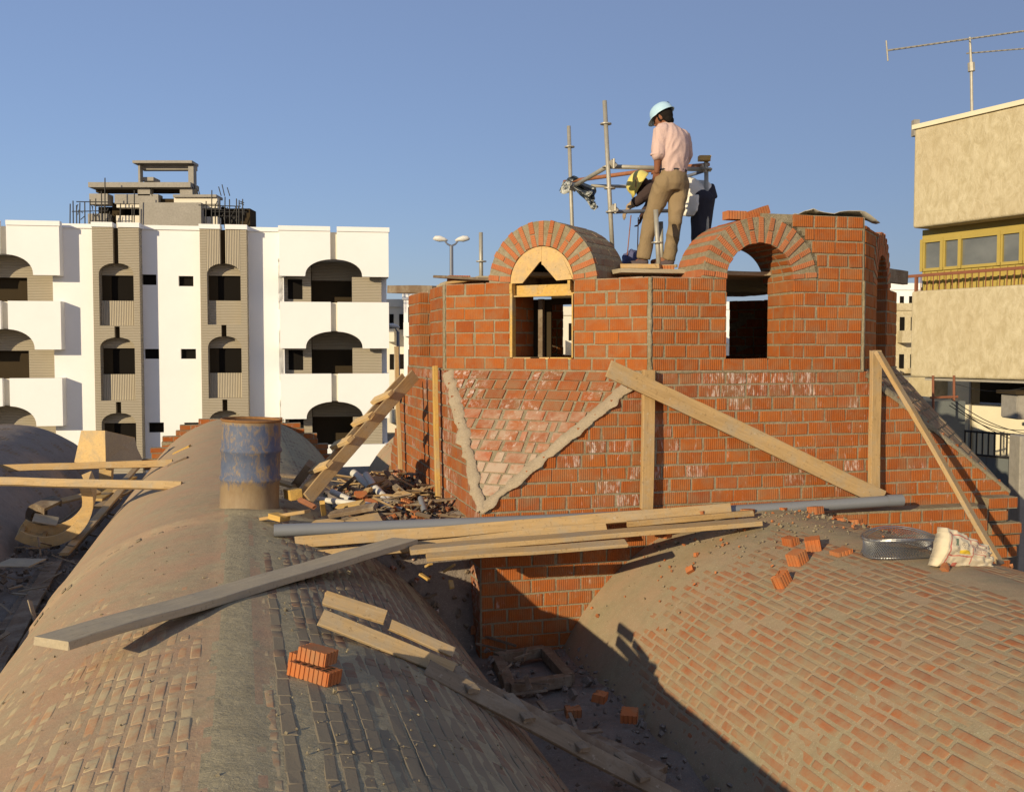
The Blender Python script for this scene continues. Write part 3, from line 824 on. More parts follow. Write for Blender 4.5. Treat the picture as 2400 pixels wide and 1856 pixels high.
# ------------------------------------------------------------------ white apartment building
FO = V((-21.1, 41.45, 0)); FR = R(9.3)
FD = V((math.cos(FR), math.sin(FR), 0)); FN = V((math.sin(FR), -math.cos(FR), 0))
def fac(zx, zy=0, n=0.0):
    """facade coordinates (e, z) of a point of the photograph, on the plane n metres in front of the main one"""
    d = ray(zx * .4444, 350 + zy * .4444)
    k = (FO + FN * n).dot(FN) / d.dot(FN); p = d * k
    return ((p - FO).dot(FD), p.z)
wb = thing('apartment_building', 'white four storey apartment building with arched balconies and stone clad pilasters', 'building', FO + FD * 7 + V((0, 0, -6.5)))
ffn = lambda e_, z, d: FO + FD * e_ + UP * z + FN * d
FM = frame(FO, FD, UP)        # local x = along the facade, z = up
def fpart(name, polys, mat, a, b, parent=wb, label=None):
    bm = bmesh.new()
    for p in polys: bm_prism(bm, p, b, a, lambda x, z, d: V((x, -d, z)))
    fixn(bm); o = ob(name, bm, mat, parent, FM)
    if label: o['label'] = label
    return o
def rect(a, b, z0, z1): return [(a, z0), (b, z0), (b, z1), (a, z1)]
def zz(zx, zy): return fac(zx, zy)
ROOF = fac(1000, 396)[1]; E1 = fac(2046)[0]; E0 = -7.0
def lvl(zy): return fac(1000, zy)[1]
BASE = -6.5
REC = -0.62                     # recessed wall plane
# recessed wall with its small windows
holes = []
for (xa, xb, ya, yb) in ((745, 825, 660, 715), (942, 1020, 668, 722), (755, 833, 1053, 1105), (948, 1028, 1053, 1105), (770, 852, 1441, 1494), (960, 1040, 1441, 1494)):
    a = fac(xa, 700, REC)[0]; b = fac(xb, 700, REC)[0]; holes.append((a, b, fac(xa, yb, REC)[1], fac(xa, ya, REC)[1]))
def grid_rects(a, b, z0, z1, holes):
    xs = sorted({a, b} | {x for h in holes for x in h[:2] if a < x < b}); out = []
    for x0, x1 in zip(xs, xs[1:]):
        hs = sorted([h for h in holes if h[0] <= x0 + 1e-6 and h[1] >= x1 - 1e-6], key=lambda h: h[2])
        z = z0
        for h in hs:
            if h[2] > z: out.append(rect(x0, x1, z, h[2]))
            z = h[3]
        out.append(rect(x0, x1, z, z1))
    return out
rest = [(p, q) for p, q in ((fac(278, 700, REC)[0], fac(478, 700)[0]), (fac(722, 700)[0], fac(1048, 700)[0]), (fac(1292, 700)[0], fac(1487, 700)[0]))]
for (a, b) in rest:
    fpart('wall', grid_rects(a, b, BASE, ROOF - .18, [h for h in holes if a < h[0] < b]), M['white'], REC, REC - .3)
    fpart('coping', [rect(a - .02, b + .02, ROOF - .18, ROOF)], M['white'], REC + .07, REC - .32)
for h in holes:
    fpart('window', [rect(h[0], h[1], h[2], h[3])], M['near_black'], REC - .2, REC - .24)
fpart('building_core', [rect(E0, E1 - .3, BASE, ROOF - .25)], M['dark_brown'], -2.4, -9)
def arch_pts(c, hw, z, rise, n=20):
    """points of a segmental arch from right to left"""
    return [(c + hw * math.cos(math.pi * i / n), z + rise * math.sin(math.pi * i / n) ** 0.85) for i in range(n + 1)]
# arched balconies
def bay(x0, x1, xc, hw, levels, right_end, open_l, open_r, clad):
    e0, e1, ec = x0, x1, xc
    for (zt, zb, rise, slot) in levels:
        g = .14 if slot else 0.0
        ap = arch_pts(ec, hw, zb, rise)
        half = len(ap) // 2
        if slot:
            rp = [p for p in ap if p[0] > ec + g]; lp = [p for p in ap if p[0] < ec - g]
            zr = rp[-1][1]; zl = lp[0][1]
            fpart('balcony_parapet', [[(e0, zb), (ec - hw, zb)] + lp[::-1][1:] + [(ec - g, zl), (ec - g, zt), (e0, zt)]], M['white'], 0, -.22)
            fpart('balcony_parapet', [[(ec + g, zt), (ec + g, zr)] + rp[::-1][1:] + [(e1, zb), (e1, zt)]], M['white'], 0.0, -.22)
            fpart('slot_back', [rect(ec - g, ec + g, zb + rise + .02, zt - .02)], M['offwhite'], -.22, -.3)
        fpart('balcony_side', [rect(e1 - .2, e1 - .001, zb, zt)], M['white'], -.221, -1.3)
        fpart('balcony_side', [rect(e0 + .001, e0 + .2, zb, zt)], M['white'], -.221, -1.3)
        fpart('balcony_slab', [rect(e0 + .21, e1 - .21, zt - 1.15, zt - 1.0)], M['white'], -.31, -1.95)
BW = (E1 - fac(1467)[0]) / 2
cR = fac(1755)[0]; hwR = (fac(1905)[0] - fac(1602)[0]) / 2
eR0, eR1 = fac(1467)[0], E1
tops = [(ROOF - .18, lvl(662)), (lvl(800), lvl(1050)), (lvl(1186), lvl(1428)), (lvl(1570), lvl(1820))]
lv = [(a, b, 0.74, True) for a, b in tops]
bay(eR0, eR1, cR, hwR, lv, True, fac(1487)[0], fac(2015)[0], True)
fpart('coping', [rect(eR0 - .04, cR - .14, ROOF - .18, ROOF + .02)], M['white'], .05, -.3)
fpart('coping', [rect(cR + .14, eR1 + .04, ROOF - .18, ROOF + .02)], M['white'], .05, -.3)
fpart('end_wall', [rect(eR1 - .30, eR1 - .06, BASE, ROOF - .02)], M['white'], -1.0, -1.6)
BK = -1.0
for zt, zb in ((tops[0][1], tops[1][0]), (tops[1][1], tops[2][0]), (tops[2][1], tops[3][0])):
    q = lambda x: fac(x, 700, BK)[0]
    top, bot = zt + .8, zb - .3
    fpart('clad_panel', [rect(fac(1487)[0] - .2, q(1640), bot, top)], M['clad'], BK, BK - .15)
    q6 = lambda x: fac(x, 700, -.55)[0]
    fpart('clad_panel', [rect(q6(1856), eR1 - .3, bot, zt + .02)], M['clad'], -.55, -.7)
    fpart('clad_panel', [rect(q(1640), eR1 - .3, zt - .05, top)], M['clad'], -2.0, -2.15)
    fpart('balcony_door', [rect(q(1640), q(1856), bot, zt - .05)], M['dark_brown'], -2.0, -2.1)
    fpart('window', [rect(q(1518), q(1594), zt - .95, zt - .08)], M['near_black'], BK + .012, BK - .02)
    o = fpart('window_jamb', [rect(fac(1487)[0] - .25, fac(1487)[0] - .02, bot, top)], M['white'], REC, BK - .1)
# left bay, its centre at the edge of the picture
eL1 = fac(302)[0]; cL = fac(2)[0] ; eL0 = cL - (eL1 - cL)
hwL = fac(160)[0] - cL
topsL = [(fac(150, 402)[1], fac(150, 663)[1]), (fac(150, 800)[1], fac(150, 1056)[1]), (fac(150, 1207)[1], fac(150, 1460)[1])]
bay(eL0, eL1, cL, hwL, [(a, b, .85, True) for a, b in topsL], False, 0, 0, True)
fpart('coping', [rect(eL0 - .04, cL - .14, topsL[0][0], topsL[0][0] + .2)], M['white'], .05, -.3)
fpart('coping', [rect(cL + .14, eL1 + .04, topsL[0][0], topsL[0][0] + .2)], M['white'], .05, -.3)
for zt, zb in ((topsL[0][1], topsL[1][0]), (topsL[1][1], topsL[2][0]), (topsL[2][1], topsL[2][1] - 2.2)):
    q = lambda x: fac(x, 700, BK)[0]
    fpart('clad_panel', [rect(q(144), fac(290, 700, REC)[0], zb - .3, zt + .9)], M['clad'], BK, BK - .15)
    fpart('balcony_door', [rect(eL0, q(144), zb - .3, zt - .05)], M['dark_brown'], BK - .3, BK - .4)
    fpart('clad_panel', [rect(eL0, q(144), zt - .05, zt + .9)], M['clad'], BK, BK - .15)
# clad pilasters with arched window niches
for pi, (x0, x1, xc, nx0, nx1, ys) in enumerate(((476, 724, 600, 508, 692, ((600, 662, 796, 797, 930), (992, 1050, 1185, 1187, 1325), (1390, 1450, 1590, 1592, 1720))),
                                 (1046, 1294, 1168, 1082, 1260, ((602, 665, 795, 796, 925), (985, 1050, 1178, 1180, 1312), (1377, 1440, 1580, 1582, 1710))))):
    a, b, c = fac(x0)[0], fac(x1)[0], fac(xc)[0]
    na, nb = fac(nx0)[0], fac(nx1)[0]
    zl = lambda y: fac(xc, y)[1]
    g = .105
    fpart('clad_pier', [rect(a, na, BASE, ROOF - .18)], M['clad'], 0, -.75)
    fpart('clad_pier', [rect(nb, b, BASE, ROOF - .18)], M['clad'], 0, -.75)
    fpart('coping', [rect(a - .03, c - g, ROOF - .18, ROOF + .02)], M['white'], .06, -.75)
    fpart('coping', [rect(c + g, b + .03, ROOF - .18, ROOF + .02)], M['white'], .06, -.75)
    prev = ROOF - .18
    ca, hw = (na + nb) / 2, (nb - na) / 2
    for i, (yap, ysp, ywb, yp0, yp1) in enumerate(ys):
        zs, za_ = zl(ysp), zl(yap)
        ap = arch_pts(ca, hw, zs, za_ - zs)
        lp = [p for p in ap if p[0] < c - g]; rp = [p for p in ap if p[0] > c + g]
        slit_top = prev if i == 0 else zl(ys[i][0] - 58)
        m = M['clad_v'] if (pi == 1 and i == 0) else M['clad']
        fpart('clad_panel', [[(na, zs)] + lp[::-1][1:] + [(c - g, lp[0][1]), (c - g, slit_top), (na, slit_top)]], m, -.002, -.3)
        fpart('clad_panel', [[(c + g, slit_top), (c + g, rp[-1][1])] + rp[::-1][1:] + [(nb, zs), (nb, slit_top)]], m, -.002, -.3)
        if i: fpart('clad_panel', [rect(na, nb, slit_top, prev)], m, -.002, -.3)
        fpart('slit_back', [rect(c - g, c + g, za_, slit_top)], M['dark_brown'], -.26, -.3)
        fpart('lunette', [rect(na, nb, zs + .01, za_ + .05)], M['clad'], -.5, -.6)
        fpart('window', [rect(na, nb, zl(ywb), zs + .01)], M['near_black'], -.62, -.68)
        fpart('window_side', [rect(na, na + .55 * hw, zl(ywb), zs)], M['dark_brown'], -.55, -.60)
        fpart('apron_panel', [rect(na, nb, zl(yp1), zl(yp0))], M['clad_v'] if i == 0 and pi == 0 or i == 1 else M['clad'], -.32, -.42)
        prev = zl(yp1)
    fpart('clad_panel', [rect(na, nb, BASE, prev)], M['clad'], -.002, -.3)

# ------------------------------------------------------------------ unfinished concrete building behind it
def fp2(Y):
    def f(zx, zy): p = at_y(180 + zx * .20147, 360 + zy * .20147, Y); return (p.x, p.z)
    return f
YB = 62.0; q = fp2(YB)
ub = thing('unfinished_building', 'unfinished concrete building top rising above the white apartment roof', 'building', at_y(390, 520, YB))
def upart(name, x0, y0, x1, y1, mat, d0=0.0, d1=1.0, parent=ub):
    a, b = q(x0, y1), q(x1, y0)
    bm = bmesh.new(); bm_box(bm, (a[0], YB + d0, a[1]), (b[0], YB + d1, b[1])); fixn(bm)
    return ob(name, bm, mat, parent)
upart('roof_slab', 668, 92, 1356, 122, M['concrete'], -.3, 1.0)
upart('roof_beam', 724, 122, 1350, 178, M['concrete'], .35, .9)
upart('column', 716, 122, 734, 360, M['concrete'], 0, .5)
upart('column', 1298, 150, 1356, 366, M['concrete'], 0, .6)
upart('parapet_block', 726, 262, 864, 306, M['concrete'], .4, 1.6)
upart('column', 740, 306, 815, 356, M['dark_brown'], .8, 1.4)
upart('floor_slab', 172, 350, 1352, 408, M['concrete'], -.5, 1.2)
upart('floor_beam', 190, 408, 1345, 440, M['dark_brown'], .4, 1.0)
for x0, x1 in ((724, 864), (1212, 1356)): upart('column', x0, 408, x1, 496, M['concrete'], -.2, .4)
upart('wall_panel', 170, 476, 380, 600, M['concrete'], -.3, .6)
upart('wall_panel', 455, 480, 960, 590, M['concrete'], -.2, .6)
upart('wall_panel', 470, 580, 800, 632, M['offwhite'], -.1, .6)
upart('wall_panel', 1150, 520, 1650, 596, M['offwhite'], -.3, .4)
upart('roof_slab', 1150, 492, 1650, 522, M['concrete'], -.5, .9)
upart('wall_panel', 1490, 590, 1646, 640, M['offwhite'], -.2, .6)
upart('wall_panel', 1500, 740, 1646, 1000, M['offwhite'], -.2, .6)
upart('wall_panel', 795, 596, 1496, 1000, M['concrete'], -.9, -.3)
upart('wall_panel', 150, 705, 372, 1000, M['concrete'], -.2, .6)
upart('wall_panel', 470, 725, 800, 1000, M['offwhite'], -.1, .6)
upart('dark_interior', 160, 590, 1650, 760, M['near_black'], 1.2, 3)
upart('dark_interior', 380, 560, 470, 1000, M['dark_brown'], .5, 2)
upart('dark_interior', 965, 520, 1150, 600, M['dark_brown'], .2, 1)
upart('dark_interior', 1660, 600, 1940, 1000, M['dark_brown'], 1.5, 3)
sc_ = thing('far_scaffold', 'thin scaffold poles and reinforcing bars standing against the unfinished concrete building', 'scaffold', at_y(390, 530, YB - 2))
rq = random.Random(5)
def rod(x0, y0, x1, y1, r, d=-1.4, name='pole', m='iron', parent=None):
    a, b = q(x0, y0), q(x1, y1); bm = bmesh.new()
    bm_tube(bm, [(a[0], YB + d, a[1]), (b[0], YB + d, b[1])], r, 5); ob(name, bm, M[m], parent or sc_)
for x in (40, 72, 112, 150, 205, 265, 330, 395, 435, 612, 745, 770, 1585, 1650, 1690, 1740, 1800, 1850, 1930, 1960, 2000):
    y0 = {1650: 470, 395: 480, 435: 330, 770: 470}.get(x, rq.randrange(545, 640)); rod(x, y0, x + rq.uniform(-6, 6), 900, .035)
for (xa, xb, y) in ((110, 480, 600), (60, 460, 712), (1540, 1800, 685), (1660, 2050, 715), (1500, 1980, 640), (1670, 1960, 760)): rod(xa, y, xb, y + rq.uniform(-14, 14), .03, name='ledger')
for x in (1360, 1372, 1388, 1400, 1415, 860, 1660, 1700, 1760): rod(x, rq.randrange(360, 440), x + 30, 500, .03, -.2, 'rebar')
for i in range(26):
    x = rq.uniform(1660, 1960); y = rq.uniform(560, 760); rod(x, y, x + rq.uniform(-50, 50), y + rq.uniform(10, 90), .028, rq.uniform(-.8, .6), 'rebar')
for i in range(16):
    x = rq.uniform(50, 460); y = rq.uniform(590, 760); rod(x, y, x + rq.uniform(-50, 50), y + rq.uniform(10, 90), .026, rq.uniform(-.8, -.3), 'rebar')

# ------------------------------------------------------------------ pale buildings far behind the tower
def far_block(name, label, x0, x1, ytop, Y, mat, rows, cols, balc=True, dep=14, seed=1):
    a, b = at_y(x0, ytop, Y), at_y(x1, ytop, Y)
    t = thing(name, label, 'building', V(((a.x + b.x) / 2, Y, -6.5)))
    bm = bmesh.new(); bm_box(bm, (a.x, Y, -6.5), (b.x, Y + dep, a.z)); ob('wall', bm, mat, t)
    bm = bmesh.new(); bm_box(bm, (a.x - .1, Y - .12, a.z - .45), (b.x + .1, Y + dep + .1, a.z + .15)); ob('parapet', bm, mat, t)
    H = 3.1; rq = random.Random(seed); wd = (b.x - a.x) / cols
    for i in range(rows):
        for j in range(cols):
            zc = a.z - 1.0 - H * i; xc = a.x + wd * (j + .5)
            bm = bmesh.new(); bm_box(bm, (xc - wd * .22, Y - .03, zc - 1.2), (xc + wd * .22, Y + .1, zc)); o = ob('window', bm, M['near_black'], t)
            if balc and (i + j) % 2 == 0:
                bm = bmesh.new(); bm_box(bm, (xc - wd * .42, Y - 1.1, zc - 2.15), (xc + wd * .42, Y - .001, zc - 1.15)); ob('balcony', bm, mat, t)
    return t
far_block('distant_building', 'pale far building with balconies between the white building and the drum', 906, 975, 706, 78, M['offwhite'], 3, 3, True, seed=2)
far_block('distant_building', 'pale taller far building with flat roof, peeking up beside the drum edge', 946, 1240, 688, 74, M['white'], 3, 8, True, seed=3)
far_block('distant_building', 'far pale building seen through the arched drum windows', 1245, 1620, 724, 70, M['offwhite'], 3, 14, True, seed=4)
far_block('distant_building', 'far white building seen through the right arched window', 1640, 1800, 712, 80, M['white'], 3, 7, True, seed=6)
far_block('distant_building', 'far white building with small dark windows, between drum and beige building', 2060, 2190, 668, 90, M['white'], 1, 6, False, seed=7)
fb = far_block('distant_building', 'far brownish building with balconies, low between drum and beige building', 2050, 2180, 715, 84, M['stucco'], 3, 5, True, seed=8)

# ------------------------------------------------------------------ beige building at the right
RO_ = at_y(2133, 818, 21.0); RD = V((.481, -.877, 0)).normalized(); RN = V((-RD.y, RD.x, 0)) * -1
if RN.y > 0: RN = -RN
rb = thing('beige_building', 'beige rendered building with yellow window band and roof antenna, at the right edge', 'building', RO_ + V((0, 0, -6.5)))
RM = frame(RO_, RD, UP)       # local y points into the building
def rface(px, py, n=0.0):
    d = ray(px, py); O = RO_ + RN * n; k = O.dot(RN) / d.dot(RN); p = d * k
    return ((p - RO_).dot(RD), p.z)
def rpart(name, x0, x1, z0, z1, mat, n0, n1, parent=rb, label=None):
    bm = bmesh.new(); bm_box(bm, (x0, -n0, z0), (x1, -n1, z1)); fixn(bm)
    o = ob(name, bm, mat, parent, RM)
    if label: o['label'] = label
    return o
zt = rface(2133, 296)[1]; zu = rface(2135, 536)[1]; zl0 = rface(2130, 683)[1]; zl1 = rface(2150, 884)[1]
LEN = 12.0
def round_slab(name, z0, z1):
    bm = bmesh.new(); bm_box(bm, (0, 0, z0), (LEN, 9, z1)); bmesh.ops.recalc_face_normals(bm, faces=bm.faces[:])
    bmesh.ops.bevel(bm, geom=bm.edges[:], offset=.05, segments=3, affect='EDGES', profile=.5)
    bmesh.ops.subdivide_edges(bm, edges=[x for x in bm.edges if x.calc_length() > 1], cuts=6, use_grid_fill=True)
    ob(name, bm, M['stucco'], rb, RM)
round_slab('upper_storey_wall', zu, zt - .09)
rpart('roof_coping', -.03, LEN, zt - .09, zt, M['cream'], .035, -9)
round_slab('lower_storey_wall', zl1, zl0)
# glazed band
NB = -.45
xb0 = rface(2161, 600, NB)[0]
rpart('fascia', xb0, LEN, zu - .20, zu - .002, M['yellow_frame'], NB, NB - .2)
rpart('sill_panel', xb0, LEN, zl0 + .0, zl0 + .10, M['yellow_frame'], NB, NB - .2)
xs = [rface(x, 600, NB)[0] for x in (2161, 2208, 2250, 2342, 2394)]; xs += [xs[-1] + .55, xs[-1] + 1.6, xs[-1] + 2.15, xs[-1] + 3.2, xs[-1] + 5]
z0g = rface(2161, 637, NB)[1]; z1g = zu - .20
rpart('panel', xb0, LEN, zl0 + .10, z0g, M['yellow_frame'], NB - .02, NB - .2)
for i, (a, b) in enumerate(zip(xs, xs[1:])):
    win = rpart('window', a + .001, b - .001, z1g - .075, z1g - .001, M['yellow_frame'], NB + .02, NB - .12)
    rpart('sill', a + .05, b - .05, z0g + .001, z0g + .06, M['yellow_frame'], NB + .02, NB - .12, win)
    rpart('mullion', a - .035, a + .035, z0g + .001, z1g - .001, M['yellow_frame'], NB + .03, NB - .12, win)
    if i in (0, 1, 3, 4): rpart('sash', a + .036, a + .075, z0g + .061, z1g - .076, M['yellow_frame'], NB + .012, NB - .1, win)
    rpart('pane', a + .036, b - .036, z0g + .06, z1g - .075, M['glass'], NB - .03, NB - .05, win)
for i in range(int(LEN / .16)):
    rpart('batten', xb0 + .03 + i * .16, xb0 + .075 + i * .16, zl0 + .02, z0g - .02, M['yellow_frame'], NB + .02, NB - .019)
# hand rail of the balcony
rail = thing('balcony_rail', 'rusty red handrail with thin balusters below the yellow windows of the beige building', 'railing', ffn(0, 0, 0) * 0 + RO_ + V((0, 0, zl0)))
zr = rface(2161, 646, -.06)[1]
bm = bmesh.new(); bm_box(bm, (-.55, .03, zr - .03), (LEN, .075, zr + .03)); ob('handrail', bm, M['rust_red'], rail, RM)
for i in range(60):
    x = .05 + i * .15
    bm = bmesh.new(); bm_tube(bm, [(x, .05, zl0 - .02), (x, .05, zr - .02)], .010, 5); ob('baluster', bm, M['rust_red'], rail, RM)
bm = bmesh.new(); bm_box(bm, (.06, .02, zl0 - .02), (.11, .08, zr)); ob('post', bm, M['rust_red'], rail, RM)
# ground storey
NG = -2.0
gx = lambda x: rface(x, 950, NG)[0]
zb = rface(2300, 1100, NG)[1]
rpart('ground_wall', gx(2165), gx(2275), -6.5, zl1 - .01, M['cream'], NG, NG - .3)
rpart('ground_wall', gx(2275) + .001, LEN, -6.5, rface(2300, 948, NG)[1], M['cream'], NG - .02, NG - .3)
rpart('garage_recess', gx(2275) - 2.5, LEN, rface(2300, 948, NG)[1], zl1 - .01, M['dark_brown'], NG - .8, NG - 1)
rpart('soffit', .3, LEN, zl1 - .06, zl1 - .005, M['concrete'], -.1, -2.0)
for x in (2213, 2276): rpart('downpipe', gx(x) - .02, gx(x) + .02, -6.5, zl1 - .02, M['concrete'], NG + .05, NG + .01)
ac = thing('air_conditioner', 'grey air conditioner box under the beige building at the right edge', 'air conditioner', at_y(2390, 955, 18.3))
bm = bmesh.new(); bm_box(bm, (-.28, -.3, -.2), (.5, .3, .25)); bmesh.ops.bevel(bm, geom=bm.edges[:], offset=.02, segments=2, affect='EDGES'); ob('case', bm, M['concrete'], ac, Matrix.Translation(at_y(2400, 955, 18.3)))
bm = bmesh.new(); bm_box(bm, (-.34, -.36, .25), (.55, .36, .31)); ob('hood', bm, M['dark_brown'], ac, Matrix.Translation(at_y(2400, 955, 18.3)))
# yard: iron railing, gate, post, wires
rl = thing('iron_railing', 'black iron railing above the grey gate at the right', 'railing', at_y(2320, 1060, 15.5))
a, b = at_y(2262, 1010, 15.9), at_y(2420, 1022, 15.0); hgt = .36
dd = (b - a); dd.z = 0
for z in (0, -hgt):
    bm = bmesh.new(); bm_tube(bm, [a + V((0, 0, z)), b + V((0, 0, z))], .018, 6); ob('rail', bm, M['iron'], rl)
for i in range(12):
    p = a.lerp(b, i / 11); bm = bmesh.new(); bm_tube(bm, [p + V((0, 0, .02)), p - V((0, 0, hgt))], .014, 6); ob('bar', bm, M['iron'], rl)
gt = thing('metal_gate', 'dark grey metal yard gate below the black iron railing', 'gate', at_y(2340, 1120, 15.4))
g0 = a - V((0, 0, hgt + .02)); g1 = b - V((0, 0, hgt + .02))
bm = bmesh.new()
for i in range(6):
    p0, p1 = g0.lerp(g1, i / 6 + .004), g0.lerp(g1, (i + 1) / 6 - .004)
    M4 = frame(p0, (p1 - p0), UP); bm = bmesh.new(); bm_box(bm, (0, 0, -2.6), ((p1 - p0).length, .04, 0)); ob('gate_panel', bm, M['gate'], gt, M4)
cp = at_y(2398, 1200, 13.2)
pt = thing('concrete_post', 'pale concrete post beyond the toothed brick pier at the right edge', 'post', V((cp.x, cp.y, -6.5)))
bm = bmesh.new(); bm_box(bm, (cp.x - .06, cp.y, -6.5), (cp.x + .4, cp.y + .3, at_y(2398, 1022, 13.2).z)); bmesh.ops.bevel(bm, geom=bm.edges[:], offset=.015, segments=1, affect='EDGES'); ob('shaft', bm, M['concrete'], pt)
cr = thing('rusty_frame', 'thin rusty pole frame in the yard left of the cream ground storey wall', 'frame', at_y(2210, 940, 17.5))
for x0, y0, x1, y1 in ((2187, 880, 2187, 985), (2236, 880, 2236, 940), (2180, 932, 2245, 930)):
    bm = bmesh.new(); bm_tube(bm, [at_y(x0, y0, 17.5), at_y(x1, y1, 17.5)], .022, 6); ob('pole', bm, M['rust_red'], cr)
sh = thing('yard_shed', 'low grey shed with tan upper part in the yard beyond the sloping brick corner', 'shed', at_y(2220, 1000, 19))
bm = bmesh.new(); a_, b_ = at_y(2150, 940, 19), at_y(2255, 1300, 19); bm_box(bm, (a_.x, 19, -6.5), (b_.x, 21, a_.z)); ob('wall', bm, M['gate'], sh)
bm = bmesh.new(); a_, b_ = at_y(2130, 884, 22.5), at_y(2222, 940, 22.5); bm_box(bm, (a_.x, 22.5, -6.5), (b_.x, 24, a_.z)); ob('back_wall', bm, M['stucco'], sh)
wr = thing('overhead_wires', 'thin wires crossing in front of the cream ground storey wall', 'wires', at_y(2320, 990, 17))
for (x0, y0, x1, y1) in ((2230, 935, 2420, 1020), (2225, 950, 2420, 1030), (2262, 968, 2420, 1008), (2240, 900, 2420, 905), (2230, 944, 2420, 1045)):
    p0, p1 = at_y(x0, y0, 17.2), at_y(x1, y1, 15.6); pts = [p0.lerp(p1, i / 12) - V((0, 0, .10 * math.sin(math.pi * i / 12))) for i in range(13)]
    bm = bmesh.new(); bm_tube(bm, pts, .007, 4); ob('wire', bm, M['iron'], wr)
# antenna
an = thing('tv_antenna', 'rooftop television antenna with two toothed booms on the beige building', 'antenna', at_y(2277, 262, 21.5))
YA = 21.5
bm = bmesh.new(); bm_tube(bm, [at_y(2279, 320, YA), at_y(2276, 150, YA), at_y(2273, 88, YA)], [.035, .032, .022], 8); ob('mast', bm, M['tube'], an)
bm = bmesh.new(); bm_tube(bm, [at_y(2277, 168, YA), at_y(2276, 148, YA)], .075, 8); ob('clamp', bm, M['tube'], an)
a, b = at_y(2080, 119, YA), at_y(2480, 62, YA)
bm = bmesh.new(); bm_tube(bm, [a, b], .020, 6); ob('boom', bm, M['tube'], an)
bm = bmesh.new(); bm_tube(bm, [at_y(2077, 96, YA), at_y(2081, 144, YA)], .017, 6); ob('reflector', bm, M['tube'], an)
for i in range(1, 30):
    p = a.lerp(b, i / 30); bm = bmesh.new(); bm_tube(bm, [p + V((-.03, -.22, -.06)), p + V((.03, .22, .07))], .009, 5); ob('element', bm, M['tube'], an)
a2, b2 = at_y(2265, 126, YA + .1), at_y(2480, 108, YA + .1)
bm = bmesh.new(); bm_tube(bm, [a2, b2], .016, 6); ob('boom', bm, M['tube'], an)
for i in range(1, 16):
    p = a2.lerp(b2, i / 16); bm = bmesh.new(); bm_tube(bm, [p + V((-.03, -.2, -.05)), p + V((.03, .2, .06))], .008, 5); ob('element', bm, M['tube'], an)
bm = bmesh.new(); a_ = at_y(2149, 296, 21.6); bm_box(bm, (a_.x - .06, 21.6, a_.z - .2), (a_.x + .06, 21.75, a_.z + .14)); tag(ob('roof_vent', bm, M['concrete']), 'small grey vent stub on the roof corner of the beige building', 'vent')

# ------------------------------------------------------------------ street lamps
def street_lamp(px, ptop, pbot, Y, label, arm, heads=2, sc=1.0):
    t = thing('street_lamp', label, 'street lamp', V((at_y(px, ptop, Y).x, Y, -6.5)), 'street lamps')
    top = at_y(px, ptop, Y)
    bm = bmesh.new(); bm_tube(bm, [V((top.x, Y, -6.5)), top], [.13, .09], 8); ob('pole', bm, M['lamppole'], t)
    for sg in ((-1, 1) if heads == 2 else (-1,)):
        bm = bmesh.new(); bm_tube(bm, [top, top + V((sg * arm * .35, 0, .10)), top + V((sg * arm * .6, 0, .28))], [.05, .045, .04], 6); ob('arm', bm, M['lamppole'], t)
        hs = .78; c = top + V((sg * arm, 0, .36)); bm = bmesh.new()
        pts = [c + V((-sg * .5 * hs, 0, -.12 * hs)), c + V((-sg * .3 * hs, 0, -.04)), c, c + V((sg * .28 * hs, 0, .02)), c + V((sg * .42 * hs, 0, -.02))]
        bm_tube(bm, pts, [(.04, .05), (.09, .11), (.15, .17), (.12, .13), (.03, .04)], 10); ob('lamp_head', bm, M['lampwhite'], t, smooth=True)
street_lamp(1058, 577, 660, 50, 'twin headed street lamp rising between the white building and the arch', .58)
street_lamp(933, 778, 900, 60, 'small single street lamp in front of the far pale building', .3, 1)

# ------------------------------------------------------------------ boards
def board_bm(L, wd, th, seed=0, warp=0.006, ch=0.004, rag=0.006):
    bm = bmesh.new(); q = random.Random(seed); n = max(3, int(L / .16)); rings = []
    for i in range(n + 1):
        x = L * i / n; dz = warp * noise.noise(V((x * 1.1, seed * 3.7, 0))); dy = warp * noise.noise(V((x * 1.3, seed * 5.1, 9)))
        prof = [(-1, -1, 1, 0), (-1, -1, 0, 1), (-1, 1, 0, -1), (-1, 1, 1, 0), (1, 1, -1, 0), (1, 1, 0, -1), (1, -1, 0, 1), (1, -1, -1, 0)]
        r = []
        for (a, b, cy, cz) in prof:
            y = a * wd / 2 + cy * ch + dy; z = b * th / 2 + cz * ch + dz
            xx = x + (q.uniform(-rag, rag) if i in (0, n) else 0)
            r.append(bm.verts.new((xx, y + q.uniform(-.0012, .0012), z + q.uniform(-.001, .001))))
        rings.append(r)
    for a, b in zip(rings, rings[1:]):
        for k in range(8): bm.faces.new((a[k], a[(k + 1) % 8], b[(k + 1) % 8], b[k]))
    bm.faces.new(rings[0][::-1]); bm.faces.new(rings[-1])
    return fixn(bm)
_bs = [0]
def board(name, p0, p1, wd, th, up=UP, mat='wood', parent=None, label=None, cat=None, group=None, warp=.013):
    _bs[0] += 1
    bm = board_bm((p1 - p0).length, wd, th, _bs[0], warp)
    o = ob(name, bm, M[mat], parent, frame(p0, p1 - p0, V(up)))
    if label: tag(o, label, cat or 'board', group)
    return o
def shadow_dist(): pass

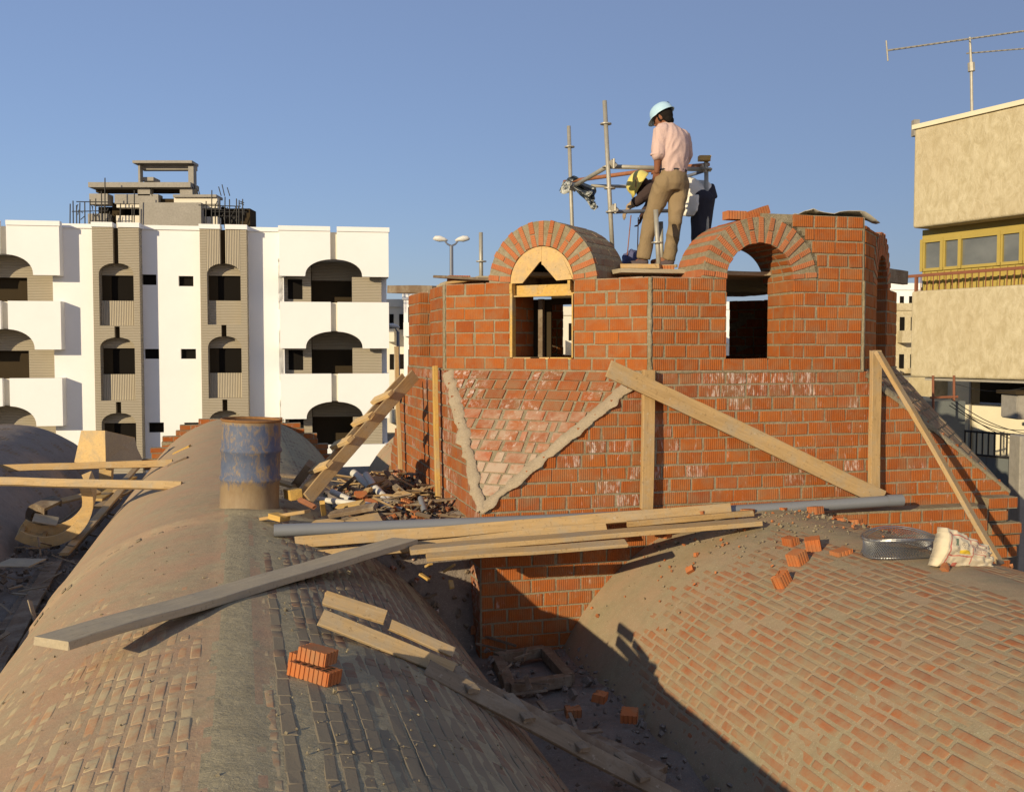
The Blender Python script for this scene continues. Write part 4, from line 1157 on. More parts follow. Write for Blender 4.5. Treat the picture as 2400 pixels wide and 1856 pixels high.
# props against the tower walls
sZ = S0
p0, p1 = at_s(929, 812, sZ - .10), at_s(939, 1142, sZ - .09); p1.z -= .1
board('timber_post', p0, p1, .075, .05, -B_, 'wood', None, 'thin upright pine post furthest left against the brick tower side', 'post', 'timber props around the tower')
p0, p1 = at_s(1020, 858, sZ - .07), at_s(1029, 1222, sZ - .06)
board('timber_post', p0, p1, .07, .05, -B_, 'wood_yellow', None, 'yellow upright post on the tower corner, left of the sloping brick triangle', 'post', 'timber props around the tower')
p0, p1 = at_t(1521, 868, T0w - .075), at_t(1515, 1192, T0w - .10)
board('timber_post', p0, p1, .115, .055, -A_, 'wood', None, 'upright pine post under the high end of the long diagonal brace', 'post', 'timber props around the tower')
p0, p1 = at_t(2052, 822, T0w - .07), at_t(2048, 1150, T0w - .10)
board('timber_post', p0, p1, .105, .055, -A_, 'wood', None, 'upright pine post near the right end of the tower front wall', 'post', 'timber props around the tower')
p0, p1 = at_t(1428, 862, T0w - .15), at_t(2068, 1168, T0w - .18)
board('diagonal_brace', p0, p1, .16, .035, -A_, 'wood', None, 'long wide pine brace sloping down to the right across the brick wall', 'board', 'timber braces on the tower wall')
p0, p1 = at_t(2058, 826, T0w - .13), at_y(2345, 1322, 8.75)
board('diagonal_brace', p0, p1, .105, .04, (-A_ + B_ * .55 + UP * .2).normalized(), 'wood', None, 'narrow brace sloping from the tower corner down to the paper bag', 'board', 'timber braces on the tower wall')

# cleated ladder leaning on the left wall
lad = thing('cleated_ladder', 'homemade ladder of two boards with nailed cleats leaning on the tower side', 'ladder', at_y(720, 1165, 9.9))
a0, a1 = at_y(722, 1168, 9.75), at_y(972, 878, 11.25)
ld = (a1 - a0).normalized(); sd_ = V((-.73, .70, -.30)); sd_ = (sd_ - ld * sd_.dot(ld)).normalized()
nn_ = ld.cross(sd_).normalized(); nn_ = nn_ if nn_.z > 0 else -nn_
board('rail', a0, a1, .13, .03, sd_, 'wood', lad)
board('rail', a0 + sd_ * .22 + ld * .10, a1 + sd_ * .22 + ld * .05, .12, .03, sd_, 'wood', lad)
for f in (.20, .39, .58, .77):
    c = a0.lerp(a1, f) + nn_ * .083
    board('cleat', c - sd_ * .05, c + sd_ * .26, .10, .045, nn_, 'ply', lad)

# barrel
bp = at_y(585, 1203, 9.55); bc, bth, bt = on_vault(585, 1196, VL)
bpos = W(bc.dot(B_) , bt + .10, VL['c'] + 0.005)
brl = thing('oil_barrel', 'rusty blue steel barrel standing on top of the long vault', 'barrel', bpos)
rb_, h_ = .283, .88
prof = [(.0, .012), (rb_ - .012, .012), (rb_ + .004, .0), (rb_ + .008, .012), (rb_, .025)]
for zc in (.30, .58):
    prof += [(rb_, zc - .03), (rb_ + .016, zc - .010), (rb_ + .016, zc + .010), (rb_, zc + .03)]
prof += [(rb_, h_ - .03), (rb_, h_ - .02)]
bm = bmesh.new(); bm_lathe(bm, prof, 48)
for v_ in bm.verts:
    r_ = math.hypot(v_.co.x, v_.co.y)
    if r_ > .1: k_ = 1 + .012 * noise.noise(V((v_.co.x * 6, v_.co.y * 6, v_.co.z * 5))); v_.co.x *= k_; v_.co.y *= k_
ob('shell', fixn(bm), M['barrel'], brl, Matrix.Translation(bpos) @ Matrix.Rotation(R(2), 4, 'Y'), True)
bm = bmesh.new(); bm_lathe(bm, [(rb_, h_ - .022), (rb_ + .010, h_ - .012), (rb_ + .010, h_), (rb_ + .002, h_ + .004), (rb_ - .008, h_), (rb_ - .008, h_ - .02)], 48)
ob('top_rim', fixn(bm), M['rust'], brl, Matrix.Translation(bpos) @ Matrix.Rotation(R(2), 4, 'Y'), True)
bm = bmesh.new(); bm_lathe(bm, [(0.001, h_ - .024), (.12, h_ - .018), (rb_ - .009, h_ - .022)], 40)
lid = ob('lid', fixn(bm), M['rust'], brl, Matrix.Translation(bpos) @ Matrix.Rotation(R(2), 4, 'Y'), True)
bm = bmesh.new(); bm_lathe(bm, [(.001, h_ + .0), (.025, h_), (.03, h_ - .02)], 14, Matrix.Translation((-.12, -.10, 0))); ob('bung', fixn(bm), M['rust'], brl, Matrix.Translation(bpos))

# foreground plank, laid across the crest
q0, q1 = at_y(122, 1508, 5.05), at_y(948, 1268, 8.30)
sdir = (q1 - q0).normalized()
board('scaffold_plank', q0, q1, .245, .048, (UP - B_ * .02).normalized(), 'wood_grey', None, 'long thick grey plank lying across the crest of the long vault in the foreground', 'plank', None, .01)

# pipe and planks bridging to the tower
pp = thing('pvc_pipe', 'long grey plastic pipe lying across above the pale planks', 'pipe', at_y(640, 1243, 8.95))
a, b = at_y(642, 1243, 8.42), at_y(2112, 1172, 9.62)
bm = bmesh.new(); bm_tube(bm, [a.lerp(b, i / 20) + V((0, 0, -.03 * math.sin(math.pi * i / 20))) for i in range(21)], .054, 20, cap=False)
bm_tube(bm, [a.lerp(b, i / 20) + V((0, 0, -.03 * math.sin(math.pi * i / 20))) for i in range(21)], .049, 20, cap=False)
ob('tube_wall', bm, M['pvc'], pp, None, True)
bm = bmesh.new(); bm_tube(bm, [b - (b - a).normalized() * .16, b + (b - a).normalized() * .006], .059, 20, cap=False); ob('socket', bm, M['pvc'], pp, None, True)
bm = bmesh.new(); c0 = a + (b - a).normalized() * .02; bm_tube(bm, [c0, c0 + (b - a).normalized() * .01], .0488, 20); ob('dark_bore', bm, M['near_black'], pp)
G = 'pale planks stacked below the grey pipe'
board('plank', at_y(692, 1272, 8.32), at_y(1712, 1192, 9.15), .10, .05, (-A_ * .9 + UP * .35).normalized(), 'wood', None, 'upper pale plank right under the grey pipe', 'plank', G)
board('plank', at_y(735, 1303, 8.22), at_y(1420, 1236, 8.8), .085, .045, (-A_ * .9 + UP * .35).normalized(), 'wood', None, 'pale plank under the upper one, its left end by the grey plank', 'plank', G)
board('plank', at_y(960, 1290, 8.05), at_y(1776, 1222, 8.7), .20, .042, UP, 'wood', None, 'lowest wide pale plank, reaching right onto the vault', 'plank', G)
board('plank', at_y(1000, 1306, 7.92), at_y(1468, 1274, 8.15), .12, .03, (UP * .97 - A_ * .2).normalized(), 'wood', None, 'short pale plank below the lowest wide plank edge, over the dark valley', 'plank', G)
board('batten', at_y(1470, 1228, 8.75), at_y(1764, 1203, 9.0), .05, .05, UP, 'wood', None, 'thin batten lying between the stacked pale planks on the right', 'batten', G)
board('wood_offcut', at_y(720, 1198, 8.9), at_y(615, 1215, 9.15), .09, .03, UP, 'wood', None, 'flat offcut lying at the foot of the blue barrel', 'offcut')
board('wood_offcut', at_y(640, 1208, 9.05), at_y(668, 1216, 8.95), .12, .05, UP, 'wood_yellow', None, 'small yellow block beside the foot of the blue barrel', 'offcut')

# broken boards and ladder sliding down the right flank
vp = lambda px, py, h: on_vault(px, py, VL, h)[0]
f0, f1 = vp(752, 1446, .10), vp(1062, 1572, .06)
board('broken_board', f0, f1, .10, .028, (UP * .55 - A_ * .75 + B_ * .3).normalized(), 'wood', None, 'sunlit broken board on the shaded vault flank, lower of the pair', 'board', 'broken boards on the vault flank')
board('broken_board', f0 + V((.0, .10, .085)), f0.lerp(f1, .42) + V((.03, .12, .10)), .09, .026, (UP * .55 - A_ * .75 + B_ * .3).normalized(), 'wood', None, 'short sunlit board with splintered end behind the lower broken board', 'board', 'broken boards on the vault flank')
board('broken_board', f0.lerp(f1, .48) + V((.02, .10, .075)), f0.lerp(f1, .96) + V((.02, .10, .06)), .065, .026, (UP * .55 - A_ * .75 + B_ * .3).normalized(), 'wood', None, 'narrow splinter of board in line behind the lower broken board', 'board', 'broken boards on the vault flank')
la = thing('cleated_walkway', 'cleated board walkway in shade, sliding from the vault flank into the valley', 'walkway', vp(1035, 1560, .1))
g0_, g1_ = vp(1000, 1566, .03), at_y(1640, 1900, 5.5)
gd = (g1_ - g0_).normalized(); gn = (UP * .6 - A_ * .7 + B_ * .3); gn = (gn - gd * gn.dot(gd)).normalized(); gs = gd.cross(gn).normalized()
gs = gs if gs.y > 0 else -gs
board('rail', g0_, g1_, .105, .03, gn, 'wood_old_shade', la)
gs = V((-.42, .88, .16)).normalized()
board('rail', g0_ + gs * .20 + gd * .22, g1_ + gs * .20 - gd * .1, .10, .03, gn, 'wood_dark', la)
for f in (.16, .36, .56, .78):
    c = g0_.lerp(g1_, f) + gn * .03
    board('cleat', c - gs * .03, c + gs * .26, .07, .028, gn, 'wood_old_shade', la)
board('plank', at_y(1385, 1735, 6.3), at_y(1548, 1812, 5.95), .15, .05, UP, 'wood_dark', None, 'dark reddish plank end below the cleated walkway in the valley', 'plank')

# timber frame lying in the valley
tf = thing('timber_square', 'rectangular timber frame lying in the dark valley below the brick wall', 'frame', at_z(1240, 1570, -2.70))
zc = -2.68; k4 = [at_z(1165, 1545, zc), at_z(1195, 1612, zc), at_z(1335, 1592, zc), at_z(1275, 1525, zc)]
for i in range(4): board('frame_side', k4[i], k4[(i + 1) % 4], .09, .09, UP, 'wood_dark', tf)

# left valley: bridging planks, arch forms, dark planks
G = 'planks bridging the valley on the left'
e_ = on_vault(425, 1138, VL, .02)[0]
board('plank', V((e_.x - 4.6, e_.y + .75, e_.z + .0)), e_, .105, .05, (UP * .55 - A_).normalized(), 'wood', None, 'nearer weathered plank bridging from the left edge onto the long vault', 'plank', G)
e2 = on_vault(404, 1084, VL, .02)[0]
board('plank', V((e2.x - 6.2, e2.y + .1, e2.z - .22)), e2, .11, .05, (UP * .3 - A_).normalized(), 'wood', None, 'farther brown plank bridging from the left edge onto the long vault', 'plank', G)
def half_ring(name, label, c, rad, width, ax, up, a0, a1, thick=.10, mat='ply', skin=True):
    """arch centering: two ribs and a bent skin; ax = axis, up = direction of the crown"""
    t = thing(name, label, 'arch form', c, 'plywood arch forms in the left valley'); rt = up.cross(ax).normalized(); n = 22
    f = lambda th, r, d: c + (up * math.cos(th) + rt * math.sin(th)) * r + ax * d
    for d0, d1 in ((-width / 2, -width / 2 + .02), (width / 2 - .02, width / 2)):
        bm = bmesh.new()
        for i in range(n):
            p, q = a0 + (a1 - a0) * i / n, a0 + (a1 - a0) * (i + 1) / n
            bm_prism(bm, [(p, rad), (q, rad), (q, rad - thick), (p, rad - thick)], d0, d1, f)
        ob('rib', fixn(bm), M[mat], t)
    bm = bmesh.new()
    for i in range(n):
        p, q = a0 + (a1 - a0) * i / n, a0 + (a1 - a0) * (i + 1) / n
        bm_prism(bm, [(p, rad + .008), (q, rad + .008), (q, rad + .001), (p, rad + .001)], -width / 2, width / 2, f)
    ob('skin', fixn(bm), M[mat], t)
    for i in range(0, n, 4):
        bm = bmesh.new()
        p = a0 + (a1 - a0) * (i + .2) / n; q = a0 + (a1 - a0) * (i + .9) / n
        bm_prism(bm, [(p, rad - .002), (q, rad - .002), (q, rad - .05), (p, rad - .05)], -width / 2 + .021, width / 2 - .021, f)
        ob('spacer', fixn(bm), M['wood'], t)
    return t
c1 = at_y(104, 1160, 13.2)
half_ring('arch_form', 'curved plywood arch form lying on its back, C shaped', c1, .63, .36, V((-.25, .93, .28)).normalized(), V((.62, .20, -.72)).normalized(), -1.35, 1.25, .13)
bx = thing('plywood_box_form', 'pale faceted plywood form with curved underside, standing in the left valley', 'arch form', at_y(250, 1060, 18.6), 'plywood arch forms in the left valley')
Yb = 18.6
L0 = [at_y(x, y, Yb) for x, y in ((188, 1010), (246, 1010), (250, 1080), (236, 1085), (176, 1062))]
th_ = V((.05, .06, 0))
def slab_from(pts, off, name, mat, parent):
    bm = bmesh.new(); a = [bm.verts.new(p) for p in pts]; b = [bm.verts.new(p + off) for p in pts]; n = len(pts)
    bm.faces.new(a); bm.faces.new(b[::-1])
    for i in range(n): bm.faces.new((a[i], b[i], b[(i + 1) % n], a[(i + 1) % n]))
    ob(name, fixn(bm), mat, parent)
slab_from([at_y(190, 1010, Yb), at_y(246, 1010, Yb - .25), at_y(248, 1100, Yb - .25), at_y(172, 1092, Yb + .1)], V((.02, .05, 0)), 'panel', M['ply'], bx)
slab_from([at_y(246.5, 1010, Yb - .25), at_y(316, 1026, Yb + .55), at_y(322, 1052, Yb + .55), at_y(335, 1078, Yb + .6), at_y(248.5, 1082, Yb - .25)], V((-.03, .05, 0)), 'panel', M['wood_grey'], bx)
slab_from([at_y(190, 1009, Yb), at_y(246, 1009, Yb - .25), at_y(316, 1025, Yb + .55), at_y(262, 1022, Yb + .8)], V((0, 0, -.02)), 'top_panel', M['ply'], bx)
slab_from([at_y(232, 1094, Yb - .2), at_y(262, 1090, Yb - .15), at_y(258, 1150, Yb - .1), at_y(232, 1160, Yb - .15)], V((.02, .06, 0)), 'leg_panel', M['ply'], bx)
half_ring('arch_form', 'smaller plywood arch form in shade behind the C shaped one', at_y(122, 1236, 13.8), .40, .28, V((.5, .8, .3)).normalized(), V((-.5, .1, .8)).normalized(), -1.0, 1.2, .10, 'wood_dark')
G = 'loose planks in the left valley'
for (x0, y0, Y0, x1, y1, Y1, wd, th, m, lb) in (
    (-30, 1590, 8.0, 128, 1318, 12.3, .18, .035, 'wood_dark', 'dark plank on edge along the left valley near the picture corner'),
    (150, 1300, 12.6, 300, 1130, 16.5, .11, .04, 'wood', 'long pale lath along the left foot of the long vault'),
    (165, 1285, 13.1, 275, 1168, 16.0, .15, .03, 'wood_dark', 'dark board beside the pale lath at the foot of the long vault'),
    (45, 1200, 15.0, 232, 1152, 16.0, .13, .04, 'wood', 'sunlit board lying behind the curved arch form'),
    (225, 1172, 15.5, 310, 1118, 18.5, .18, .04, 'wood_yellow', 'yellow board heap end beside the long vault flank'),
    (228, 1190, 15.0, 300, 1150, 17.0, .14, .04, 'wood', 'orange tinted board under the yellow one in the left valley'),
    (270, 1150, 16.0, 322, 1095, 18.5, .10, .05, 'wood', 'short stick standing out of the timber heap under the far plank'),
    (408, 1063, 17.0, 446, 1045, 17.6, .07, .04, 'wood_yellow', 'yellow stick on the far part of the long vault'),
    (395, 1092, 15.3, 440, 1072, 16.0, .06, .03, 'wood_dark', 'dark stick beside the far plank end on the long vault'),
    (100, 1330, 12.2, 10, 1480, 9.4, .12, .04, 'wood_dark', 'second dark plank in the left valley beside the plank on edge')):
    p, q_ = at_y(x0, y0, Y0), at_y(x1, y1, Y1)
    if x0 in (408, 395): p, q_ = on_vault(x0, y0, VL, .04)[0], on_vault(x1, y1, VL, .05)[0]
    board('loose_plank', p, q_, wd, th, (UP - A_ * .4).normalized(), m, None, lb, 'plank', G)
o = board('plywood_sheet', at_z(5, 1318, -2.45), at_z(88, 1318, -2.45), .42, .015, UP, 'wood_grey', None, 'flat grey plywood sheet lying in the left valley below the arch forms', 'sheet')
o = board('plywood_sheet', at_y(78, 1213, 13.4), at_y(135, 1222, 13.5), .3, .02, (UP - A_ * .2).normalized(), 'wood_grey', None, 'small pale sheet scrap resting on the curved arch form', 'sheet')

# ------------------------------------------------------------------ loose bricks
def loose_brick_bm(l=.24, w_=.115, h=.115, grooves=9, seed=0, broken=False):
    q = random.Random(seed); pr = []
    def side(x0, y0, x1, y1, nx, ny, k):
        for i in range(k):
            for f, dp in ((0.04, 0), (.62, 0), (.68, .006), (.94, .006)):
                t = (i + f) / k; pr.append((x0 + (x1 - x0) * t - nx * dp, y0 + (y1 - y0) * t - ny * dp))
    side(-l / 2, -w_ / 2, l / 2, -w_ / 2, 0, -1, grooves); side(l / 2, -w_ / 2, l / 2, w_ / 2, 1, 0, 4)
    side(l / 2, w_ / 2, -l / 2, w_ / 2, 0, 1, grooves); side(-l / 2, w_ / 2, -l / 2, -w_ / 2, -1, 0, 4)
    if broken: pr = [(min(x, l * .12 + q.uniform(-.02, .02)), y) for x, y in pr]
    bm = bmesh.new()
    lo = [bm.verts.new((x, y, 0)) for x, y in pr]; hi = [bm.verts.new((x, y, h + (q.uniform(-.012, .0) if broken and x > 0 else 0))) for x, y in pr]
    n = len(pr)
    for i in range(n): bm.faces.new((lo[i], lo[(i + 1) % n], hi[(i + 1) % n], hi[i]))
    bm.faces.new(lo[::-1]); bm.faces.new(hi)
    if broken: bmesh.ops.remove_doubles(bm, verts=bm.verts[:], dist=.0003)
    fixn(bm)
    # hollow cores are painted as dark tiles on the top face
    return bm
LBM = {}
def loose_brick(pos, up, xdir, label, group=None, broken=False, l=.24, h=.115, core=True):
    key = (broken, l, h)
    if key not in LBM:
        m = bpy.data.meshes.new('loose_brick'); b = loose_brick_bm(l, .115, h, max(3, int(9 * l / .24)), 3, broken)
        if core:
            tp = max(b.faces, key=lambda f: f.calc_center_median().z)
        b.to_mesh(m); b.free(); m.materials.append(M['brick_loose']); m.uv_layers.new(name='UVMap'); LBM[key] = m
    o = bpy.data.objects.new('loose_brick', LBM[key]); link(o)
    o.matrix_basis = frame(pos, xdir, up.normalized()); WM[o.name] = o.matrix_basis.copy()
    tag(o, label, 'brick', group)
    if core and not broken:                   # dark tiles as a part, painting the shade inside the core holes
        if 'pk' not in LBM:
            b = bmesh.new()
            for i in range(5):
                for j in range(3): bm_box(b, (-.098 + i * .041, -.042 + j * .030, h - .001), (-.098 + i * .041 + .028, -.042 + j * .030 + .020, h + .0008))
            m = bpy.data.meshes.new('core_hole_tiles'); b.to_mesh(m); b.free(); m.materials.append(M['dark_brown']); LBM['pk'] = m
        if abs(l - .24) < .01: ob('core_hole_tiles', LBM['pk'], None, o, o.matrix_basis.copy())
    return o
G = 'bricks piled on the long vault'
c, th, t = on_vault(735, 1590, VL); nv = vnorm(th)
xd = (at_y(785, 1583, c.y - .06) - at_y(690, 1560, c.y + .04)); xd = (xd - nv * xd.dot(nv)).normalized(); yd = nv.cross(xd)
HB = .066
loose_brick(c, nv, xd, 'front bottom brick of the small pile on the long vault', G, False, .24, HB, True)
loose_brick(c + yd * .125 - xd * .13, nv, xd, 'rear left bottom brick of the small pile on the long vault', G, False, .16, HB, False)
loose_brick(c + yd * .05 - xd * .03 + nv * (HB + .002), nv, (xd + yd * .05).normalized(), 'top brick of the small pile on the long vault', G, False, .16, HB, False)
G = 'bricks scattered on the right vault'
for (x, y, h, br_, rot, lb) in ((1872, 1320, .115, False, .4, 'grooved half brick at the middle of the loose bricks on the right vault'),
                            (1908, 1288, .115, False, 1.0, 'loose brick standing near the mortar rubble, rear of the right vault'),
                            (1833, 1370, .115, True, 2.0, 'lowest loose brick lump on the sunlit right vault'),
                            (1858, 1275, .08, True, .2, 'broken brick behind the loose half bricks on the right vault'),
                            (1972, 1298, .04, False, .1, 'thin brick sliver left of the wire mesh coil')):
    c, th, t = on_vault(x, y, VR); nv = vnorm(th); xd = Matrix.Rotation(rot, 4, nv).to_3x3() @ B_; xd = (xd - nv * xd.dot(nv)).normalized()
    loose_brick(c + nv * .0, nv, xd, lb, G, br_, .115 if h > .05 else .13, h * .82, False)
G = 'bricks lying along the foot of the tower wall'
for i, (x, y, Y, lb) in enumerate(((1640, 1202, 9.1, 'broken brick lying behind the right end of the planks'), (1752, 1198, 9.2, 'brick lump at the right end of the pale planks'), (1830, 1192, 9.35, 'small brick bat under the grey pipe'),
                              (1912, 1192, 9.3, 'upright brick bat right of the pale planks'), (1962, 1215, 9.1, 'whole brick lying at the top of the right vault by the ledge'), (2005, 1222, 9.0, 'brick end next to the ledge wall above the mesh coil'),
                              (1768, 1232, 9.0, 'orange brick chip on the mortar rubble'), (1555, 1245, 8.6, 'brick fragments lump on the lowest plank'), (1460, 1252, 8.5, 'flat brick fragment on the lowest plank, left one'))):
    p = at_y(x, y, Y); a_ = rnd.uniform(0, 3)
    loose_brick(p - UP * .05, (UP + V((rnd.uniform(-.2, .2), rnd.uniform(-.2, .2), 0))).normalized(), V((math.cos(a_), math.sin(a_), 0)), lb, G, i % 2 == 0, .10 if i not in (4,) else .2, .07, False)

# top of the right arch and roof edge
P, ux, n, L = face_frame(7); uc = L / 2
loose_brick(P + ux * (uc + .02) + UP * (SP + .612) - n * .12, (UP * .9 - ux * .3).normalized(), (ux + UP * .35).normalized(), 'tilted loose brick on top of the right arch', 'bricks on the right arch', False, .24, .08, False)
loose_brick(P + ux * (uc - .20) + UP * (SP + .585) - n * .16, (UP * .9 - ux * .2).normalized(), ux, 'flat loose brick left of the tilted one on the right arch', 'bricks on the right arch', False, .20, .08, False)
pb = thing('cement_paper', 'crumpled grey paper sack spread over the right corner of the drum top', 'paper', P + ux * L + UP * (SP + .62))
bm = bmesh.new(); g = []
ztop = SP + .645
for i in range(15):
    row = []
    for j in range(9):
        x = L - .62 + .80 * i / 14; y = .02 + .5 * j / 8
        row.append(bm.verts.new(P + ux * x - n * y + UP * (ztop + .03 + .035 * fbm(V((x * 5, y * 6, 2))) + .03 * i / 14 - .10 * max(0, (i - 10) / 4) * (1 if j < 3 else .2))))
    g.append(row)
for i in range(14):
    for j in range(8): bm.faces.new((g[i][j], g[i + 1][j], g[i + 1][j + 1], g[i][j + 1])).smooth = True
sheet = ob('sheet', bm, M['paper'], pb)
md = sheet.modifiers.new('s', 'SOLIDIFY'); md.thickness = .006
board('roof_batten', P + ux * (L + .02) - n * .55 + UP * (ztop - .06), P + ux * (L + .30) - n * .75 + UP * (ztop - .02), .07, .05, UP, 'wood', None, 'short batten end poking out beyond the right drum corner', 'batten')
P6, ux6, n6, L6 = face_frame(6)
board('roof_batten', P6 + ux6 * (L6 - .35) - n6 * .1 + UP * (SP + .20), P6 + ux6 * (L6 + .18) + n6 * .06 + UP * (SP + .19), .07, .16, UP, 'wood_dark', None, 'dark timber block sticking out right of the drum below the batten', 'batten')

# planks on the left of the drum top
P1_, ux1, n1_, L1 = face_frame(1)
board('roof_plank', at_y(925, 678, 13.4), at_y(1030, 680, 12.6), .24, .10, UP, 'wood_dark', None, 'thick dark plank end sticking out left of the drum top', 'plank')
board('roof_plank', at_y(1030, 651, 11.1), at_y(1172, 655, 10.5), .2, .03, UP, 'wood_dark', None, 'thin dark plank lying on the drum wall left of the arch', 'plank')
board('roof_plank', at_y(1048, 664, 11.0), at_y(1122, 652, 10.7), .05, .03, UP, 'wood', None, 'thin pale stick leaning under the thin dark roof plank', 'stick')
loose_brick(at_y(1075, 668, 11.1), UP, B_, 'brick lying on the drum wall under the thin dark plank', None, False, .24, .10, False)

# working deck inside the drum
G = 'deck planks inside the drum'
for i in range(14):
    t = TC - 2.2 + i * .325; hw = math.sqrt(max(.2, 2.55 ** 2 - (t - TC) ** 2))
    board('deck_plank', W(SC - hw, t, .70 + .055), W(SC + hw * (.98 if i % 2 else .9), t, .70 + .06), .318, .04, UP, 'wood_grey', None, 'grey deck planks laid side by side on the octagonal drum walls', 'plank', G)
bd = thing('deck_block_pile', 'pale board on bricks beneath the standing man', 'board', at_y(1500, 635, 10.2))
board('top_board', at_y(1462, 628, 10.15), at_y(1552, 628, 10.0), .26, .045, UP, 'wood', bd)
board('under_board', at_y(1468, 641, 10.15), at_y(1550, 640, 10.05), .24, .05, UP, 'wood_grey', bd)
loose_brick(at_y(1556, 640, 10.0) - UP * .02, UP, (ux + n * .4).normalized(), 'red brick beside the short tube at the feet of the standing man', None, False, .2, .09, False)
loose_brick(W(SC + .2, TC + 2.5, .70), UP, B_, 'brick on the rear drum wall seen through the right arch', 'bricks on the rear drum wall', False)
loose_brick(W(SC + .0, TC + 2.45, .70), UP, A_, 'second brick on the rear drum wall seen through the right arch', 'bricks on the rear drum wall', False)
loose_brick(W(SC + .55, TC + 2.5, .70), UP, A_, 'upright brick on the rear drum wall seen through the right arch', 'bricks on the rear drum wall', False, .24, .2, False)

# ------------------------------------------------------------------ tube scaffold inside the drum
sf = thing('tube_scaffold', 'galvanised tube scaffold standing inside the drum around the workers', 'scaffold', W(SC, TC, -2.7))
def tube(x0, y0, Y0, x1, y1, Y1, r=.0242, name='pole', m='tube', parent=sf):
    bm = bmesh.new(); bm_tube(bm, [at_y(x0, y0, Y0), at_y(x1, y1, Y1)], r, 10); return ob(name, bm, M[m], parent, None, True)
tube(1417, 237, 10.6, 1438, 640, 10.45)
bm = bmesh.new(); bm_tube(bm, [at_y(1438, 640, 10.45), at_y(1438, 640, 10.45) + V((.02, 0, -3.3))], .0242, 8); ob('pole', bm, M['tube'], sf)
tube(1333, 296, 12.4, 1346, 680, 12.3)
tube(1655, 372, 11.0, 1658, 680, 11.0)
tube(1127, 545, 12.0, 1128, 690, 12.0)
tube(1537, 492, 9.97, 1545, 646, 9.97)
tube(1549, 520, 10.5, 1551, 640, 10.5)
tube(1428, 391, 10.6, 1665, 398, 11.05, name='ledger')
tube(1336, 442, 12.35, 1432, 386, 10.6, name='ledger')
tube(1322, 427, 12.45, 1535, 398, 11.6, .024, 'ledger', 'tube_rust'); tube(1600, 391, 11.3, 1662, 386, 11.1, .02, 'ledger', 'tube_rust')
tube(1385, 436, 12.3, 1600, 440, 12.3, .021, name='ledger')
tube(1425, 497, 10.55, 1600, 494, 11.2, .021, 'ledger', 'lamppole')
tube(1590, 420, 11.3, 1660, 398, 11.0, .018, 'ledger', 'lamppole')
def collar(x, y, Y, r=.052):
    p = at_y(x, y, Y); bm = bmesh.new(); bm_lathe(bm, [(.024, -.008), (r, -.006), (r, .006), (.024, .008)], 14, Matrix.Translation(p)); ob('collar', fixn(bm), M['tube'], sf)
for x, y, Y in ((1420, 291, 10.6), (1335, 345, 12.4), (1425, 392, 10.6), (1429, 442, 10.55), (1433, 497, 10.5), (1128, 613, 12.0), (1656, 397, 11.0), (1541, 569, 9.97), (1344, 443, 12.35)): collar(x, y, Y, .06 if Y < 10.7 else .062)
for x, y, Y in ((1436, 385, 10.55), (1439, 490, 10.5), (1650, 394, 11.0), (1345, 440, 12.2)):
    p = at_y(x, y, Y); bm = bmesh.new(); bm_tube(bm, [p + V((-.03, 0, .03)), p + V((.03, 0, -.03))], .035, 8); bm_tube(bm, [p + V((.01, -.03, .05)), p + V((.01, -.03, -.05))], .012, 6); ob('clamp', bm, M['tube'], sf)
board('wood_offcut', at_y(1638, 372, 10.95), at_y(1664, 372, 10.95), .09, .055, UP, 'wood_yellow', None, 'yellow wood offcut set on top of the right scaffold pole', 'offcut')
for x0, y0, x1, y1 in ((1479, 505, 1470, 600), (1496, 510, 1494, 600), (1491, 415, 1490, 440)):
    tube(x0, y0, 11.0, x1, y1, 10.9, .006, 'cord', 'tube_rust')
# torn plastic hanging on the scaffold
rg = thing('plastic_rag', 'torn dark and white plastic sheeting tangled on the left scaffold joint', 'plastic sheet', at_y(1345, 440, 12.1))
def rag(pts_top, pts_bot, mat, Y, sd, nm='rag_strip'):
    bm = bmesh.new(); n, m_ = len(pts_top) - 1, 9; g = []
    for i in range(n * 4 + 1):
        k = min(n - 1, i // 4); f = i / 4 - k
        a = at_y(pts_top[k][0] + (pts_top[k + 1][0] - pts_top[k][0]) * f, pts_top[k][1] + (pts_top[k + 1][1] - pts_top[k][1]) * f, Y)
        b = at_y(pts_bot[k][0] + (pts_bot[k + 1][0] - pts_bot[k][0]) * f, pts_bot[k][1] + (pts_bot[k + 1][1] - pts_bot[k][1]) * f, Y - .05)
        g.append([bm.verts.new(a.lerp(b, j / m_) + V((.02, .12, .02)) * fbm(V((i * .6, j * .5, sd)))) for j in range(m_ + 1)])
    for i in range(len(g) - 1):
        for j in range(m_): bm.faces.new((g[i][j], g[i + 1][j], g[i + 1][j + 1], g[i][j + 1])).smooth = True
    o = ob(nm, bm, mat, rg); md = o.modifiers.new('s', 'SOLIDIFY'); md.thickness = .004
    return o
M['plastic_dark'] = plain('dark_plastic', (0.045, 0.055, 0.065), .35, .5, 0, .3, 12)
M['plastic_pale'] = plain('pale_plastic', (0.42, 0.43, 0.40), .4, .5, 0, .4, 20)
rag([(1343, 428), (1365, 428), (1398, 440)], [(1352, 450), (1385, 482), (1392, 474)], M['plastic_dark'], 12.05, 1)
rag([(1372, 466), (1386, 478), (1394, 472)], [(1386, 490), (1394, 494), (1402, 486)], M['plastic_pale'], 12.02, 2)
rag([(1330, 418), (1345, 412), (1358, 418)], [(1310, 448), (1318, 440), (1330, 432)], M['plastic_dark'], 12.1, 3)
rag([(1318, 428), (1330, 424), (1338, 426)], [(1312, 452), (1322, 456), (1334, 452)], M['plastic_pale'], 12.0, 4)
rag([(1345, 440), (1370, 452), (1388, 446)], [(1372, 458), (1380, 462), (1390, 452)], M['plastic_pale'], 11.98, 6)
